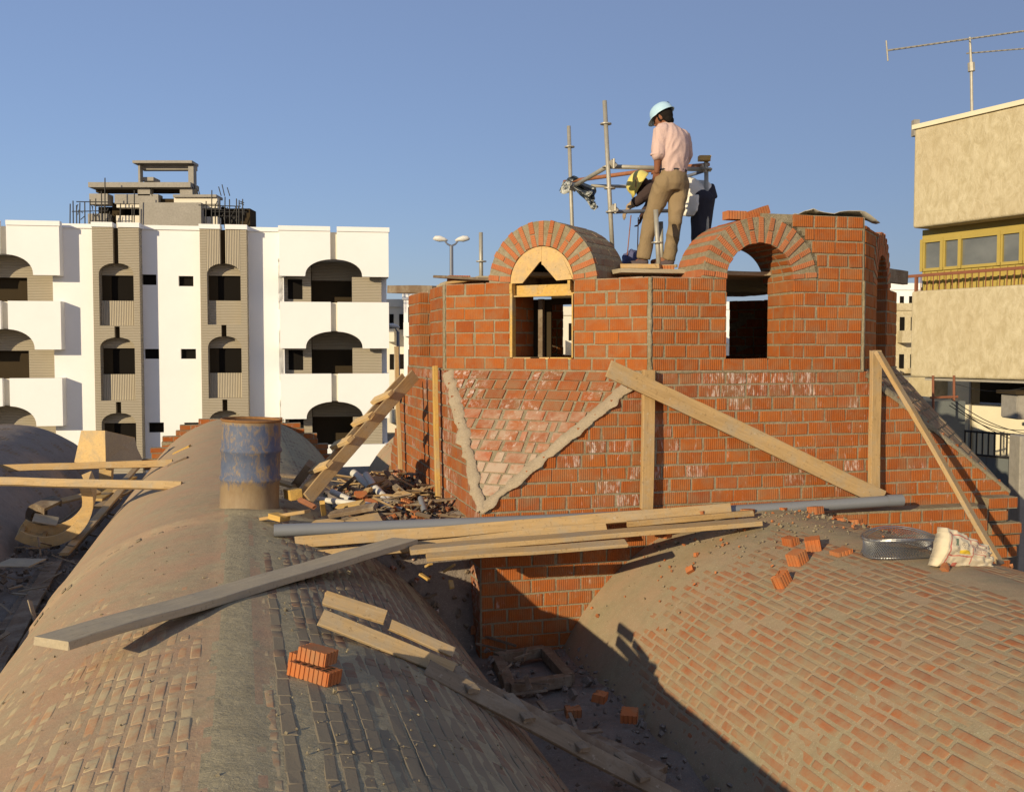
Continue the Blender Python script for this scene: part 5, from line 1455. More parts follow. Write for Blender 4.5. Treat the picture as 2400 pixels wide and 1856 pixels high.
cl = thing('cloth_bundle', 'bluish purple cloth bundle behind the feet of the standing man', 'cloth', at_y(1485, 612, 11.0))
bm = bmesh.new(); bmesh.ops.create_icosphere(bm, subdivisions=4, radius=1)
c = at_y(1482, 612, 11.0)
for v_ in bm.verts:
    d = v_.co.copy(); k = 1 + .18 * fbm(d * 2.2)
    v_.co = c + V((d.x * .11 * k, d.y * .12 * k, d.z * .12 * k))
M['cloth_blue'] = plain('blue_cloth', (0.11, 0.115, 0.21), .95, .1, 0, .3, 10)
ob('wrap', bm, M['cloth_blue'], cl, None, True)

# ------------------------------------------------------------------ wire mesh coil and paper bag
mc = thing('wire_mesh_coil', 'coil of shiny expanded metal lath lying on the right vault beside the bag', 'mesh coil', on_vault(2112, 1310, VR)[0])
cc, th, t = on_vault(2108, 1296, VR); nv = (vnorm(th) * .25 + UP).normalized()
cc = cc + nv * .01
M['galv'] = NT('galvanised_lath', .42, .5, .85).m
M['galv'].node_tree.nodes['Principled BSDF'].inputs['Base Color'].default_value = (.30, .30, .29, 1)
X_, Y_ = nv.orthogonal().normalized(), None; Y_ = nv.cross(X_)
bm = bmesh.new()
for turn, (rad, hh) in enumerate(((.285, .125), (.262, .12))):
    ns = 84
    for dirn in (1, -1):
        for k in range(ns):
            pts = []
            for i in range(7):
                z = hh * i / 6; a = 2 * math.pi * (k / ns) + dirn * .42 * i / 6 + turn * .03
                rr = rad * (1 + .05 * math.sin(2 * a + turn) + .10 * (z / hh - .5) ** 2 * 2) + .012 * fbm(V((math.cos(a) * 2, math.sin(a) * 2, turn)))
                pts.append(cc + (X_ * math.cos(a) * 1.08 + Y_ * math.sin(a) * .9) * rr + nv * (z + .015 * math.sin(a * 2 + turn)))
            for p, q_ in zip(pts, pts[1:]):
                d = (q_ - p).normalized(); o_ = (p - cc); o_ = (o_ - nv * o_.dot(nv)).normalized(); s_ = d.cross(o_).normalized() * .0014; o2 = o_ * .0014
                a1, a2, a3, a4 = bm.verts.new(p + s_ - o2), bm.verts.new(p - s_ + o2), bm.verts.new(q_ - s_ + o2), bm.verts.new(q_ + s_ - o2)
                bm.faces.new((a1, a2, a3, a4))
tag(ob('lath_strands', bm, M['galv'], mc), kind='stuff')
for rad, z in ((.29, .0), (.292, .125), (.265, .13), (.25, .12)):
    bm = bmesh.new(); bm_tube(bm, [cc + (X_ * math.cos(a) * 1.08 + Y_ * math.sin(a) * .9) * (rad + .01 * math.sin(3 * a)) + nv * (z + .015 * math.sin(a * 2)) for a in [2 * math.pi * i / 48 for i in range(49)]], .004, 5); ob('edge_wire', bm, M['galv'], mc)

bgc, th, t = on_vault(2250, 1322, VR)
Yg = bgc.y - .05
bag = thing('cement_bag', 'crumpled cream paper cement bag with red lined print, on the right vault crest', 'bag', bgc)
BL = [at_y(*p, Yg + dy) for p, dy in (((2176, 1318), .0), ((2195, 1326), -.12), ((2198, 1228), .02), ((2222, 1232), -.06))]
# front face from the left edge (tall) to the crumpled right end
def bagfront(u, v):
    lb, lt = at_y(2196, 1327, Yg - .12), at_y(2220, 1236, Yg - .03)
    mb, mt = at_y(2272, 1326, Yg - .02), at_y(2274, 1258, Yg + .06)
    rb2, rt = at_y(2325, 1330, Yg + .08), at_y(2318, 1286, Yg + .16)
    if u < .6: b, t_ = lb.lerp(mb, u / .6), lt.lerp(mt, u / .6)
    else: b, t_ = mb.lerp(rb2, (u - .6) / .4), mt.lerp(rt, (u - .6) / .4)
    return b.lerp(t_, v)
bn = V((.35, -.9, .25)).normalized()
def bagp(u, v):
    bul = .055 * math.sin(math.pi * min(1, max(0, v))) * (1 - .5 * u)
    cr = .010 + .035 * max(0, u - .55)
    return bagfront(u, v) + bn * bul + V((1, -1, 1)) * cr * fbm(V((u * 7, v * 6, 3.3)), 4) * .8
bm = bmesh.new(); uvl = bm.loops.layers.uv.new('UVMap'); NU, NV = 40, 26
g = [[bm.verts.new(bagp(i / NU, j / NV)) for j in range(NV + 1)] for i in range(NU + 1)]
for i in range(NU):
    for j in range(NV):
        f = bm.faces.new((g[i][j], g[i + 1][j], g[i + 1][j + 1], g[i][j + 1])); f.smooth = True
        for lp, (a, b) in zip(f.loops, ((i, j), (i + 1, j), (i + 1, j + 1), (i, j + 1))): lp[uvl].uv = (a / NU, b / NV)
# back and sides
bk = [[bm.verts.new(bagp(i / NU, j / NV) - bn * (.02 + .05 * math.sin(math.pi * j / NV) * (1 - .5 * i / NU)) + V((-.03 * (1 - i / NU), .05, 0))) for j in range(NV + 1)] for i in range(NU + 1)]
for i in range(NU):
    for j in range(NV):
        f = bm.faces.new((bk[i][j], bk[i][j + 1], bk[i + 1][j + 1], bk[i + 1][j])); f.smooth = True
        for lp in f.loops: lp[uvl].uv = (.005, .5)
def seam(a, b, c, d):
    f = bm.faces.new((a, b, c, d)); f.smooth = True
    for lp in f.loops: lp[uvl].uv = (.005, .5)
for i in range(NU): seam(g[i][0], bk[i][0], bk[i + 1][0], g[i + 1][0]); seam(g[i][NV], g[i + 1][NV], bk[i + 1][NV], bk[i][NV])
for j in range(NV): seam(g[0][j], g[0][j + 1], bk[0][j + 1], bk[0][j]); seam(g[NU][j], bk[NU][j], bk[NU][j + 1], g[NU][j + 1])
def bag_mat():
    m = NT('printed_paper_sack', .85, .2)
    uv = m.n('TexCoord').outputs['UV']; sp_ = m.n('SeparateXYZ'); m.l(uv, sp_.inputs[0]); u, v = sp_.outputs['X'], sp_.outputs['Y']
    def band(x, c, hw): return m.math('LESS_THAN', m.math('ABSOLUTE', m.math('SUBTRACT', x, c)), hw)
    def rng(x, a, b): return m.math('MULTIPLY', m.math('GREATER_THAN', x, a), m.math('LESS_THAN', x, b))
    def box(u0, u1, v0, v1): return m.math('MULTIPLY', rng(u, u0, u1), rng(v, v0, v1))
    red = None
    for b in (m.math('MULTIPLY', band(u, .075, .014), rng(v, .0, .93)), m.math('MULTIPLY', band(u, .58, .010), rng(v, .05, .9)),
              m.math('MULTIPLY', band(v, .885, .02), rng(u, .07, .92)), m.math('MULTIPLY', band(v, .30, .018), rng(u, .07, .58)), m.math('MULTIPLY', band(v, .42, .016), rng(u, .58, .85)), box(.24, .34, .0, .10)):
        red = b if red is None else m.math('MAXIMUM', red, b)
    nz = m.noise(m.coord('UV', (60, 40, 1)), 1.0, 3, .6)
    txt = m.math('MULTIPLY', m.math('GREATER_THAN', nz, .55), m.math('MAXIMUM', box(.33, .50, .50, .70), box(.20, .24, .40, .55)))
    txt2 = m.math('MULTIPLY', m.math('GREATER_THAN', nz, .48), box(.62, .82, .48, .80))
    oc = m.coord('World'); base = m.mix(m.ramp(m.noise(oc, 9, 6, .65), [(.35, 0.), (.7, .5)]), (.66, .56, .38), (.50, .42, .28))
    base = m.mix(box(.30, .52, .36, .47), base, (.62, .42, .04))
    base = m.mix(box(.19, .25, .58, .78), base, (.16, .20, .13))
    base = m.mix(txt, base, (.12, .08, .06)); base = m.mix(m.math('MULTIPLY', txt2, .7), base, (.25, .10, .09))
    base = m.mix(m.math('MULTIPLY', red, .85), base, (.50, .10, .075))
    m.color(base); m.bump(m.noise(oc, 30, 5, .6), .3, .01); return m.m
ob('sack', bm, bag_mat(), bag)
board('roof_batten', at_y(2300, 1332, 7.35), at_y(2352, 1345, 7.5), .10, .03, UP, 'wood_dark', None, 'dark board scrap between the bag and the toothed brick pier', 'board')

# ------------------------------------------------------------------ debris heap by the tower side
def mound(bm, s0, s1, t0, t1, hf, step=.06):
    ns, nt = int((s1 - s0) / step), int((t1 - t0) / step); g = []
    for i in range(ns + 1):
        g.append([bm.verts.new(W(s0 + (s1 - s0) * i / ns, t0 + (t1 - t0) * j / nt, hf(s0 + (s1 - s0) * i / ns, t0 + (t1 - t0) * j / nt))) for j in range(nt + 1)])
    for i in range(ns):
        for j in range(nt): bm.faces.new((g[i][j], g[i + 1][j], g[i + 1][j + 1], g[i][j + 1]))
def heap_z(s, t):
    k = sm(t, 8.75, 9.3) * (1 - sm(t, 12.2, 13.4))
    return -2.8 + (1.08 + .10 * sm(s, .8, 1.9)) * k + .07 * fbm(V((s * 4, t * 4, 1))) * (.4 + k)
bm = bmesh.new(); mound(bm, .95, 2.04, 8.3, 13.8, heap_z)
tag(ob('rubble', bm, M['slab']), 'rubble mound between the long vault and the tower side', 'rubble', None, 'stuff')
G = 'debris on the heap beside the tower'
dq = random.Random(21)
items = [  # name, px0, py0, px1, py1, Y, kind, label
    ('pale_pipe', 828, 1108, 868, 1140, 11.3, .045, 'cement splashed pipe end, upper left of the debris heap'),
    ('pale_pipe', 858, 1112, 884, 1150, 11.0, .040, 'second pipe pointing down the middle of the debris heap'),
    ('pale_pipe', 778, 1152, 822, 1172, 10.4, .032, 'short white pipe near the ladder foot on the debris heap'),
    ('pale_pipe', 742, 1170, 870, 1184, 10.0, .030, 'long pale pipe along the front of the debris heap'),
    ('grey_pipe', 870, 1184, 945, 1195, 10.0, .028, 'grey bluish pipe end continuing toward the tower wall'),
    ('pale_pipe', 880, 1144, 908, 1172, 10.6, .040, 'pipe end with open mouth in the middle of the heap'),
    ('pale_pipe', 898, 1168, 915, 1192, 10.3, .036, 'small pipe stub above the broken hollow brick'),
    ('grey_pipe', 986, 1168, 996, 1200, 9.7, .030, 'upright grey pipe stub at the foot of the tower wall')]
for nm, x0, y0, x1, y1, Y, r_, lb in items:
    a, b = at_y(x0, y0, Y + .15), at_y(x1, y1, Y - .15); t_ = thing(nm, lb, 'pipe', a, G)
    bm = bmesh.new(); bm_tube(bm, [a, b], r_, 12, False); bm_tube(bm, [a, b], r_ * .8, 12, False); ob('tube_wall', bm, M['pvc_pale' if nm[0] == 'p' else 'pvc'], t_, None, True)
    bm = bmesh.new(); d = (b - a).normalized(); bm_tube(bm, [a + d * .02, b - d * .02], r_ * .78, 12); ob('dark_bore', bm, M['near_black'], t_)
    if r_ > .035:
        bm = bmesh.new(); bm_tube(bm, [b - d * .02, b + d * .05], r_ * 1.25, 12, False); ob('socket', bm, M['pvc_pale'], t_, None, True)
wd_items = [
    (690, 1140, 728, 1088, 10.3, .10, .09, 'wood_dark', 'dark square timber standing out left of the ladder foot'),
    (678, 1155, 694, 1160, 9.9, .12, .10, 'wood_yellow', 'yellow cut end of a timber below the dark square timber'),
    (650, 1128, 690, 1142, 10.4, .06, .04, 'wood', 'pale stick just right of the blue barrel'),
    (760, 1205, 756, 1178, 9.6, .05, .04, 'wood_yellow', 'small yellow stick propped up front of the heap'),
    (790, 1190, 850, 1180, 9.8, .08, .04, 'wood_yellow', 'yellow board piece behind the pale plywood piece'),
    (775, 1205, 880, 1186, 9.55, .10, .04, 'wood_dark', 'dark board on the front of the debris heap'),
    (870, 1120, 935, 1140, 11.6, .12, .03, 'wood', 'pale flat board at the back of the heap'),
    (905, 1105, 930, 1140, 11.0, .05, .03, 'wood_dark', 'dark pointed stick at the back of the heap'),
    (925, 1140, 960, 1170, 10.6, .06, .05, 'wood_dark', 'dark batten sliding down by the second post'),
    (930, 1155, 965, 1165, 10.3, .10, .03, 'wood', 'reddish flat board piece beside the tower wall'),
    (830, 1155, 870, 1148, 10.7, .06, .04, 'wood', 'tan stick in the middle of the heap'),
    (795, 1150, 830, 1120, 10.9, .06, .04, 'wood_dark', 'dark brown stick crossing under the upper pipe'),
    (738, 1225, 800, 1232, 9.05, .11, .05, 'wood', 'pale round ended board just behind the grey pipe'),
    (700, 1170, 735, 1188, 9.7, .05, .03, 'tube_rust', 'orange red strip at the ladder foot'),
    (655, 1112, 700, 1118, 11.2, .05, .03, 'wood_dark', 'brown stick on the vault flank behind the barrel')]
for x0, y0, x1, y1, Y, wd, th, m, lb in wd_items:
    board('debris_board', at_y(x0, y0, Y + .1), at_y(x1, y1, Y - .1), wd, th, (UP + V((dq.uniform(-.4, .4), -.5, 0))).normalized(), m, None, lb, 'board', G)
a = at_y(795, 1228, 9.15); bm = bmesh.new()
slab_from([at_y(790, 1226, 9.1), at_y(900, 1226, 9.0), at_y(885, 1200, 9.45), at_y(792, 1218, 9.5)], V((0, 0, -.03)), 'plywood_piece', M['ply'], None)
tag(bpy.data.objects['plywood_piece'], 'pale plywood piece lying flat in front of the debris heap', 'sheet', G)
for i, (x, y, Y, lb) in enumerate(((980, 1205, 9.55, 'broken hollow brick with open cores at the foot of the tower wall'), (870, 1178, 10.0, 'grooved brick in the middle of the debris heap'), (940, 1185, 10.0, 'dark brick bat under the grey pipe end'),
                               (920, 1212, 9.5, 'red brick bat right of the pale plywood piece'), (955, 1176, 10.1, 'brick bat by the tower wall behind the hollow brick'), (845, 1160, 10.5, 'orange brick bat between the pipes'), (1000, 1222, 9.3, 'round lump of brick beside the yellow corner post'),
                               (895, 1222, 9.4, 'small brick bat next to the plywood piece'))):
    a_ = dq.uniform(0, 3)
    loose_brick(at_y(x, y, Y) - UP * .05, (UP + V((dq.uniform(-.5, .5), -.5, 0))).normalized(), V((math.cos(a_), math.sin(a_), 0)), lb, G, i % 2 == 0, .13 if i % 2 else .12, .075, False)

# rubble chips, joined
def chips(name, label, n, posf, smin, smax, mat, seed):
    q = random.Random(seed); bm = bmesh.new()
    for _ in range(n):
        p, nv = posf(q); s = q.uniform(smin, smax) * (2.2 if q.random() < .06 else 1)
        X = V((q.gauss(0, 1), q.gauss(0, 1), q.gauss(0, 1))).normalized(); M4 = frame(p + nv * s * .2, X, X.orthogonal())
        vs = []
        for z in (-1, 1):
            for x, y in ((-1, -1), (1, -1), (1, 1), (-1, 1)):
                k = q.uniform(.45, 1); vs.append(bm.verts.new(M4 @ V((x * s * .6 * k, y * s * .5 * k, z * s * .4 * k))))
        for f in ((3, 2, 1, 0), (4, 5, 6, 7), (0, 1, 5, 4), (1, 2, 6, 5), (2, 3, 7, 6), (3, 0, 4, 7)): bm.faces.new([vs[i] for i in f])
    return tag(ob(name, fixn(bm), mat), label, 'rubble', None, 'stuff')
def on_r(q):
    t = 8.62 - abs(q.gauss(0, .75)); th = q.gauss(-.05, .32); return vpt(VR, th, t, .012), vnorm(th)
chips('mortar_rubble', 'grey mortar crumbs strewn on the right vault by the wall', 480, on_r, .004, .020, M['mortar'], 3)
def on_r2(q):
    t = 8.62 - abs(q.gauss(0, 1.0)); th = q.gauss(-.08, .36); return vpt(VR, th, t, .012), vnorm(th)
chips('brick_rubble', 'orange brick crumbs strewn on the right vault by the wall', 110, on_r2, .006, .028, M['brick_loose'], 4)
def on_l(q):
    t = q.uniform(2.2, 9); th = q.uniform(.10, .9) if q.random() < .75 else q.uniform(-.7, .1); return vpt(VL, th, t, .004), vnorm(th)
chips('mortar_crumbs', 'small mortar crumbs lying on the long vault', 650, on_l, .003, .014, M['mortar'], 5)
def valley(q):
    s = q.uniform(1.9, 3.2); t = q.uniform(3.2, 8.6); return W(s, t, -2.72 + .25 * max(0, 2.25 - s) + .25 * max(0, s - 2.7)), UP
chips('valley_rubble', 'dark rubble and crumbs on the floor of the shaded valley', 500, valley, .012, .05, M['slab'], 6)
def heap_(q):
    s, t = q.uniform(1.05, 2.0), q.uniform(8.9, 12.6); return W(s, t, heap_z(s, t) + .03), UP
chips('heap_rubble', 'broken brick rubble covering the debris heap by the tower', 150, heap_, .02, .055, M['brick_white'], 7)
chips('heap_crumbs', 'dark crumbs covering the debris heap by the tower', 500, heap_, .015, .06, M['wood_dark'], 8)
def lval(q):
    s, t = -q.uniform(1.9, 3.0), q.uniform(5, 15); return W(s, t, -2.70), UP
chips('left_valley_rubble', 'dark rubble on the floor of the left valley', 500, lval, .015, .08, M['slab'], 9)
def sticks(name, label, n, posf, mat, seed, lmax=.5):
    q = random.Random(seed); bm = bmesh.new()
    for _ in range(n):
        p, d0 = posf(q); a = q.uniform(0, 6.28)
        d = V((math.cos(a), math.sin(a), q.gauss(0, .22))).normalized(); L = q.uniform(.10, lmax); wd, th = q.uniform(.012, .045), q.uniform(.008, .02)
        M4 = frame(p, d, (UP + V((q.gauss(0, .4), q.gauss(0, .4), 0))).normalized()); bm_box(bm, (-L / 2, -wd / 2, 0), (L / 2, wd / 2, th), M4)
    return tag(ob(name, fixn(bm), mat), label, 'wood scraps', None, 'stuff')
sticks('scrap_sticks', 'tangle of scrap wood sticks over the debris heap beside the tower', 70, lambda q: (heap_(q)[0] + UP * q.uniform(0, .12), UP), M['wood'], 31)
sticks('dark_scrap_sticks', 'dark old wood scraps mixed into the debris heap beside the tower', 90, lambda q: (heap_(q)[0] + UP * q.uniform(0, .08), UP), M['wood_dark'], 32)
sticks('valley_wood_scraps', 'wood scraps strewn over the floor of the left valley', 45, lambda q: (W(-q.uniform(1.9, 2.9), q.uniform(9, 17), -2.66 + q.uniform(0, .15)), UP), M['wood_old_shade'], 33, .6)
sticks('shaded_wood_scraps', 'wood scraps lying in the shaded valley below the planks', 16, lambda q: (W(q.uniform(1.95, 2.3), q.uniform(5.5, 8.6), -2.62 + q.uniform(0, .05)), UP), M['wood_dark'], 34, .35)
G = 'bricks lying in the dark valley'
for i, (x, y, z, lb) in enumerate(((1400, 1640, -2.6, 'reddish brick bat at the foot of the right vault in shade'), (1475, 1685, -2.55, 'brick lump near the shadow edge at the foot of the right vault'), (1342, 1672, -2.65, 'dark brick in the valley behind the cleated walkway'),
                                  (1085, 1450, -2.55, 'brick in the dark heap below the wall corner'), (1120, 1480, -2.6, 'second brick in the dark heap below the wall corner'), (1060, 1430, -2.5, 'third brick of the dark heap, furthest left'))):
    a_ = dq.uniform(0, 3); loose_brick(at_z(x, y, z), UP, V((math.cos(a_), math.sin(a_), .15)), lb, G, i % 2 == 0, .13, .06, False)
for i, (x0, y0, x1, y1, Y) in enumerate(((985, 1345, 1005, 1358, 8.55), (1040, 1338, 1065, 1322, 8.6), (1000, 1328, 1010, 1322, 8.7), (1056, 1360, 1060, 1378, 8.6))):
    board('wood_scrap', at_y(x0, y0, Y), at_y(x1, y1, Y - .05), .04, .02, UP, 'wood_yellow', None, ('yellow block catching sun', 'thin stick catching sun', 'tiny chip catching sun', 'upright splinter catching sun')[i] + ' in the dark gap under the planks', 'offcut', 'sunlit scraps under the planks')
board('wood_scrap', at_y(808, 1358, 7.5), at_y(842, 1374, 7.3), .03, .015, UP, 'wood', None, 'pale lath scrap on the dark vault flank right of the grey plank', 'offcut')

# ------------------------------------------------------------------ people
def ell(bm, c, r, Mr=None, seg=16):
    bmesh.ops.create_uvsphere(bm, u_segments=seg, v_segments=seg // 2 + 2, radius=1,
        matrix=Matrix.Translation(V(c)) @ (Mr.to_4x4() if Mr else Matrix.Identity(4)) @ Matrix.Diagonal((*r, 1)))
def limb(bm, pts, rad, seg=14):
    """tapered limb with round ends and joints"""
    for a, b, r0, r1 in zip(pts, pts[1:], rad, rad[1:]):
        a, b = V(a), V(b); n = 6
        bm_tube(bm, [a.lerp(b, i / n) for i in range(n + 1)], [r0 + (r1 - r0) * i / n for i in range(n + 1)], seg)
    for p, r in zip(pts, rad): ell(bm, p, (r, r, r), None, seg)
def rings(bm, rs, seg=20):
    """loft of horizontal-ish ellipses: (centre, x-axis vector, y-axis vector)"""
    prev = None; first = None
    for c, ax, ay in rs:
        c, ax, ay = V(c), V(ax), V(ay)
        rg_ = [bm.verts.new(c + ax * math.cos(2 * math.pi * k / seg) + ay * math.sin(2 * math.pi * k / seg)) for k in range(seg)]
        if prev:
            for k in range(seg): bm.faces.new((prev[k], prev[(k + 1) % seg], rg_[(k + 1) % seg], rg_[k]))
        else: bm.faces.new(rg_[::-1])
        prev = rg_
    bm.faces.new(prev)
def sculpt(name, bm, mat, parent, vox, smooth=4, wr=0.0, wscale=(14, 14, 6), seed=0.0):
    fixn(bm)
    me = bpy.data.meshes.new(name); bm.to_mesh(me); bm.free()
    o = bpy.data.objects.new(name, me); link(o)
    m = o.modifiers.new('r', 'REMESH'); m.mode = 'VOXEL'; m.voxel_size = vox; m.use_smooth_shade = True
    if smooth: s = o.modifiers.new('s', 'SMOOTH'); s.iterations = smooth; s.factor = .5
    dg = bpy.context.evaluated_depsgraph_get(); dg.update()
    me2 = bpy.data.meshes.new_from_object(o.evaluated_get(dg))
    o.modifiers.clear(); o.data = me2; bpy.data.meshes.remove(me)
    if wr:
        ns = [v.normal.copy() for v in me2.vertices]
        for v, n_ in zip(me2.vertices, ns):
            p = V((v.co.x * wscale[0], v.co.y * wscale[1], v.co.z * wscale[2] + seed))
            f = 1 - abs(noise.noise(p + V((0, 0, 1.5 * noise.noise(p * .5))))) * 2
            v.co += n_ * wr * f
    for p in me2.polygons: p.use_smooth = True
    me2.name = name; me2.materials.clear(); me2.materials.append(mat)
    WM[o.name] = Matrix.Identity(4)
    if parent: adopt(o, parent)
    return o
def cloth_mat(name, c, dirt=.3):
    m = NT(name, .95, .1); wp = m.coord('World')
    m.color(m.mix(m.ramp(m.noise(wp, 7, 5, .65), [(.4, 0.), (.75, dirt)]), c, tuple(x * .6 for x in c)))
    m.bump(m.noise(wp, 45, 5, .6), .35, .01); return m.m
M['skin'] = cloth_mat('brown_skin', (.24, .105, .058), .2)
M['skin_dark'] = cloth_mat('dark_brown_skin', (.055, .03, .025), .2)
M['shirt_pink'] = cloth_mat('pale_pink_shirt', (.56, .40, .35), .15)
M['shirt_white'] = cloth_mat('white_shirt', (.74, .70, .60), .15)
M['khaki'] = cloth_mat('khaki_trousers', (.25, .18, .10), .3)
M['navy'] = cloth_mat('dark_trousers', (.045, .043, .052), .3)
M['hair'] = cloth_mat('black_hair', (.015, .012, .01), .2)
M['shoe'] = cloth_mat('worn_shoe', (.10, .075, .075), .4)
M['sole'] = cloth_mat('shoe_sole', (.36, .28, .17), .3)
M['glove'] = cloth_mat('tan_glove', (.36, .26, .16), .3)
M['hat_blue'] = plain('pale_blue_helmet', (.40, .58, .68), .45, .4, 0, .12, 8)
M['hat_yellow'] = plain('yellow_helmet', (.72, .60, .16), .45, .4, 0, .15, 8)
def hand(bm, wrist, d, palm_n, size=.18, curl=.5):
    """palm, four curled fingers and a thumb; d = direction of the fingers, palm_n = palm normal"""
    d = V(d).normalized(); pn = V(palm_n); pn = (pn - d * pn.dot(d)).normalized(); sd = d.cross(pn)
    w = V(wrist); k = size / .18
    ell(bm, w + d * .045 * k, (.043 * k, .040 * k, .016 * k), Matrix((d, sd, pn)).transposed())
    for i, (o, ln) in enumerate(((-.030, .070), (-.010, .080), (.010, .075), (.029, .060))):
        b = w + d * .075 * k + sd * o * k; L_ = ln * k
        m1 = b + (d * math.cos(curl * .6) + pn * math.sin(curl * .6)) * L_ * .5
        m2 = m1 + (d * math.cos(curl * 1.6) + pn * math.sin(curl * 1.6)) * L_ * .3
        m3 = m2 + (d * math.cos(curl * 2.3) + pn * math.sin(curl * 2.3)) * L_ * .2
        limb(bm, [b - d * .02 * k, b, m1, m2, m3], [.009 * k, .0095 * k, .009 * k, .008 * k, .007 * k], 8)
    tb = w + d * .02 * k - sd * .03 * k
    limb(bm, [tb, tb + (d * .6 - sd * .7 + pn * .3).normalized() * .035 * k, tb + (d * .85 - sd * .5 + pn * .5).normalized() * .07 * k], [.012 * k, .0105 * k, .008 * k], 8)
def head(bm, c, fwd, up, s=1.0):
    fwd = V(fwd).normalized(); up = V(up); up = (up - fwd * up.dot(fwd)).normalized(); rt = fwd.cross(up)
    Mr = Matrix((fwd, rt, up)).transposed(); c = V(c)
    ell(bm, c + up * .02 * s, (.098 * s, .078 * s, .105 * s), Mr)
    ell(bm, c + fwd * .030 * s - up * .055 * s, (.062 * s, .058 * s, .062 * s), Mr)
    ell(bm, c + fwd * .100 * s - up * .012 * s, (.018 * s, .012 * s, .024 * s), Mr, 10)
    ell(bm, c + fwd * .088 * s - up * .058 * s, (.012 * s, .024 * s, .010 * s), Mr, 10)
    ell(bm, c + fwd * .080 * s + up * .026 * s, (.016 * s, .05 * s, .010 * s), Mr, 10)
    for q in (-1, 1): ell(bm, c + rt * q * .078 * s - fwd * .005 * s, (.022 * s, .010 * s, .034 * s), Mr, 10)
    return fwd, rt, up, Mr
def eyes(c, fwd, rt, up, parent, s=1.0):
    for q in (-1, 1):
        bm = bmesh.new(); ell(bm, V(c) + fwd * .083 * s + rt * q * .032 * s + up * .008 * s, (.010 * s,) * 3, None, 10); ob('eye', bm, M['hair'], parent)
def helmet(c, fwd, rt, up, mat, parent, s=1.0, brim=.05, tilt=0.0):
    fwd2 = (fwd * math.cos(tilt) - up * math.sin(tilt)); up2 = (up * math.cos(tilt) + fwd * math.sin(tilt))
    bm = bmesh.new(); n = 32; prof = [(1.0, 0.0), (.985, .25), (.93, .48), (.80, .70), (.60, .87), (.35, .96), (.001, 1.0)]
    o = V(c); rr = []
    base = [(1.0 + brim / .12 * (1.15 if math.cos(2 * math.pi * k / n) > .2 else .35), -.10) for k in range(n)]
    ring = [bm.verts.new(o + (fwd2 * math.cos(2 * math.pi * k / n) * .130 * base[k][0] + rt * math.sin(2 * math.pi * k / n) * .108 * (1 + (base[k][0] - 1) * .55)) * s + up2 * (-.015 - .02 * max(0, math.cos(2 * math.pi * k / n))) * s) for k in range(n)]
    rr.append(ring)
    for r_, z in prof: rr.append([bm.verts.new(o + (fwd2 * math.cos(2 * math.pi * k / n) * .130 + rt * math.sin(2 * math.pi * k / n) * .108) * r_ * s + up2 * z * .115 * s) for k in range(n)])
    for a, b in zip(rr, rr[1:]):
        for k in range(n): bm.faces.new((a[k], a[(k + 1) % n], b[(k + 1) % n], b[k])).smooth = True
    h = ob('helmet', bm, mat, parent); md = h.modifiers.new('s', 'SOLIDIFY'); md.thickness = .005
    bm = bmesh.new(); pts = [o + (fwd2 * math.cos(a) * .131 + up2 * math.sin(a) * .116) * s for a in [.2 + i * .2 for i in range(13)]]
    bm_tube(bm, pts, .006 * s, 6); ob('ridge', bm, mat, h)
    return h, fwd2, up2

# --- standing man -----------------------------------------------------------
PY = 10.32
def pm(zx, zy, dy=0.0):
    """point of the zoomed photograph (1420,230)-(1720,660) at the man's depth"""
    return at_y(1420 + zx / 3.927, 230 + zy / 3.927, PY + dy)
man = thing('person', 'man in pale blue helmet, pinkish shirt and khaki trousers standing with his back turned', 'person', pm(350, 1545))
fw_ = V((-.72, .69, 0)); rt_ = V((.69, .72, 0))
hc = pm(528, 190, .02)
hf = V((-.78, .50, -.38))
# body
bm = bmesh.new()
fwd, hrt, hup, hM = head(bm, hc, hf, UP)
hn = hc
limb(bm, [pm(560, 300, .03), pm(540, 235, .03), hc - hup * .05], [.062, .056, .058])
shL, shR = pm(512, 292, -.06), pm(712, 345, .12)
elL, wrL = pm(478, 515, -.09), pm(470, 672, -.05)
elR, wrR = pm(748, 520, .20), pm(680, 660, .36)
hipL, hipR = pm(540, 790, .0), pm(668, 800, .09)
knL, anL = pm(415, 1095, .10), pm(352, 1440, .12)
knR, anR = pm(640, 1130, .02), pm(590, 1440, .12)
rings(bm, [(pm(605, 820, .04), rt_ * .15, fw_ * .11), (pm(622, 660, .03), rt_ * .135, fw_ * .10), (pm(625, 480, .02), rt_ * .15, fw_ * .11), (pm(615, 350, .03), rt_ * .165, fw_ * .105), (pm(575, 270, .03), rt_ * .09, fw_ * .07)])
limb(bm, [shL, elL, wrL], [.052, .043, .028]); limb(bm, [shR, elR, wrR], [.052, .043, .028])
hand(bm, wrL, (pm(458, 760, .02) - wrL), fw_ * .3 + rt_, .19, .55); hand(bm, wrR, V((-.6, .5, -.3)), V((-.3, -.6, -.3)), .18, .5)
limb(bm, [hipL, knL, anL], [.085, .056, .042]); limb(bm, [hipR, knR, anR], [.085, .056, .042])
ftL = pm(280, 1520, .16); ftR = anR + V((-.16, .10, -.07))
limb(bm, [anL, anL + V((0, 0, -.05)), ftL], [.042, .04, .03]); limb(bm, [anR, anR + V((0, 0, -.05)), ftR], [.042, .04, .03])
sculpt('body', bm, M['skin'], man, .0065, 3)
eyes(hc, fwd, hrt, hup, man)
bm = bmesh.new()                               # hair under the helmet
ell(bm, hc - fwd * .018 + hup * .02, (.092, .086, .088), hM); ell(bm, hc - fwd * .055 - hup * .045, (.040, .066, .045), hM)
for q_ in (-1, 1): ell(bm, hc + hrt * q_ * .076 + fwd * .012 - hup * .01, (.018, .008, .035), hM, 10)
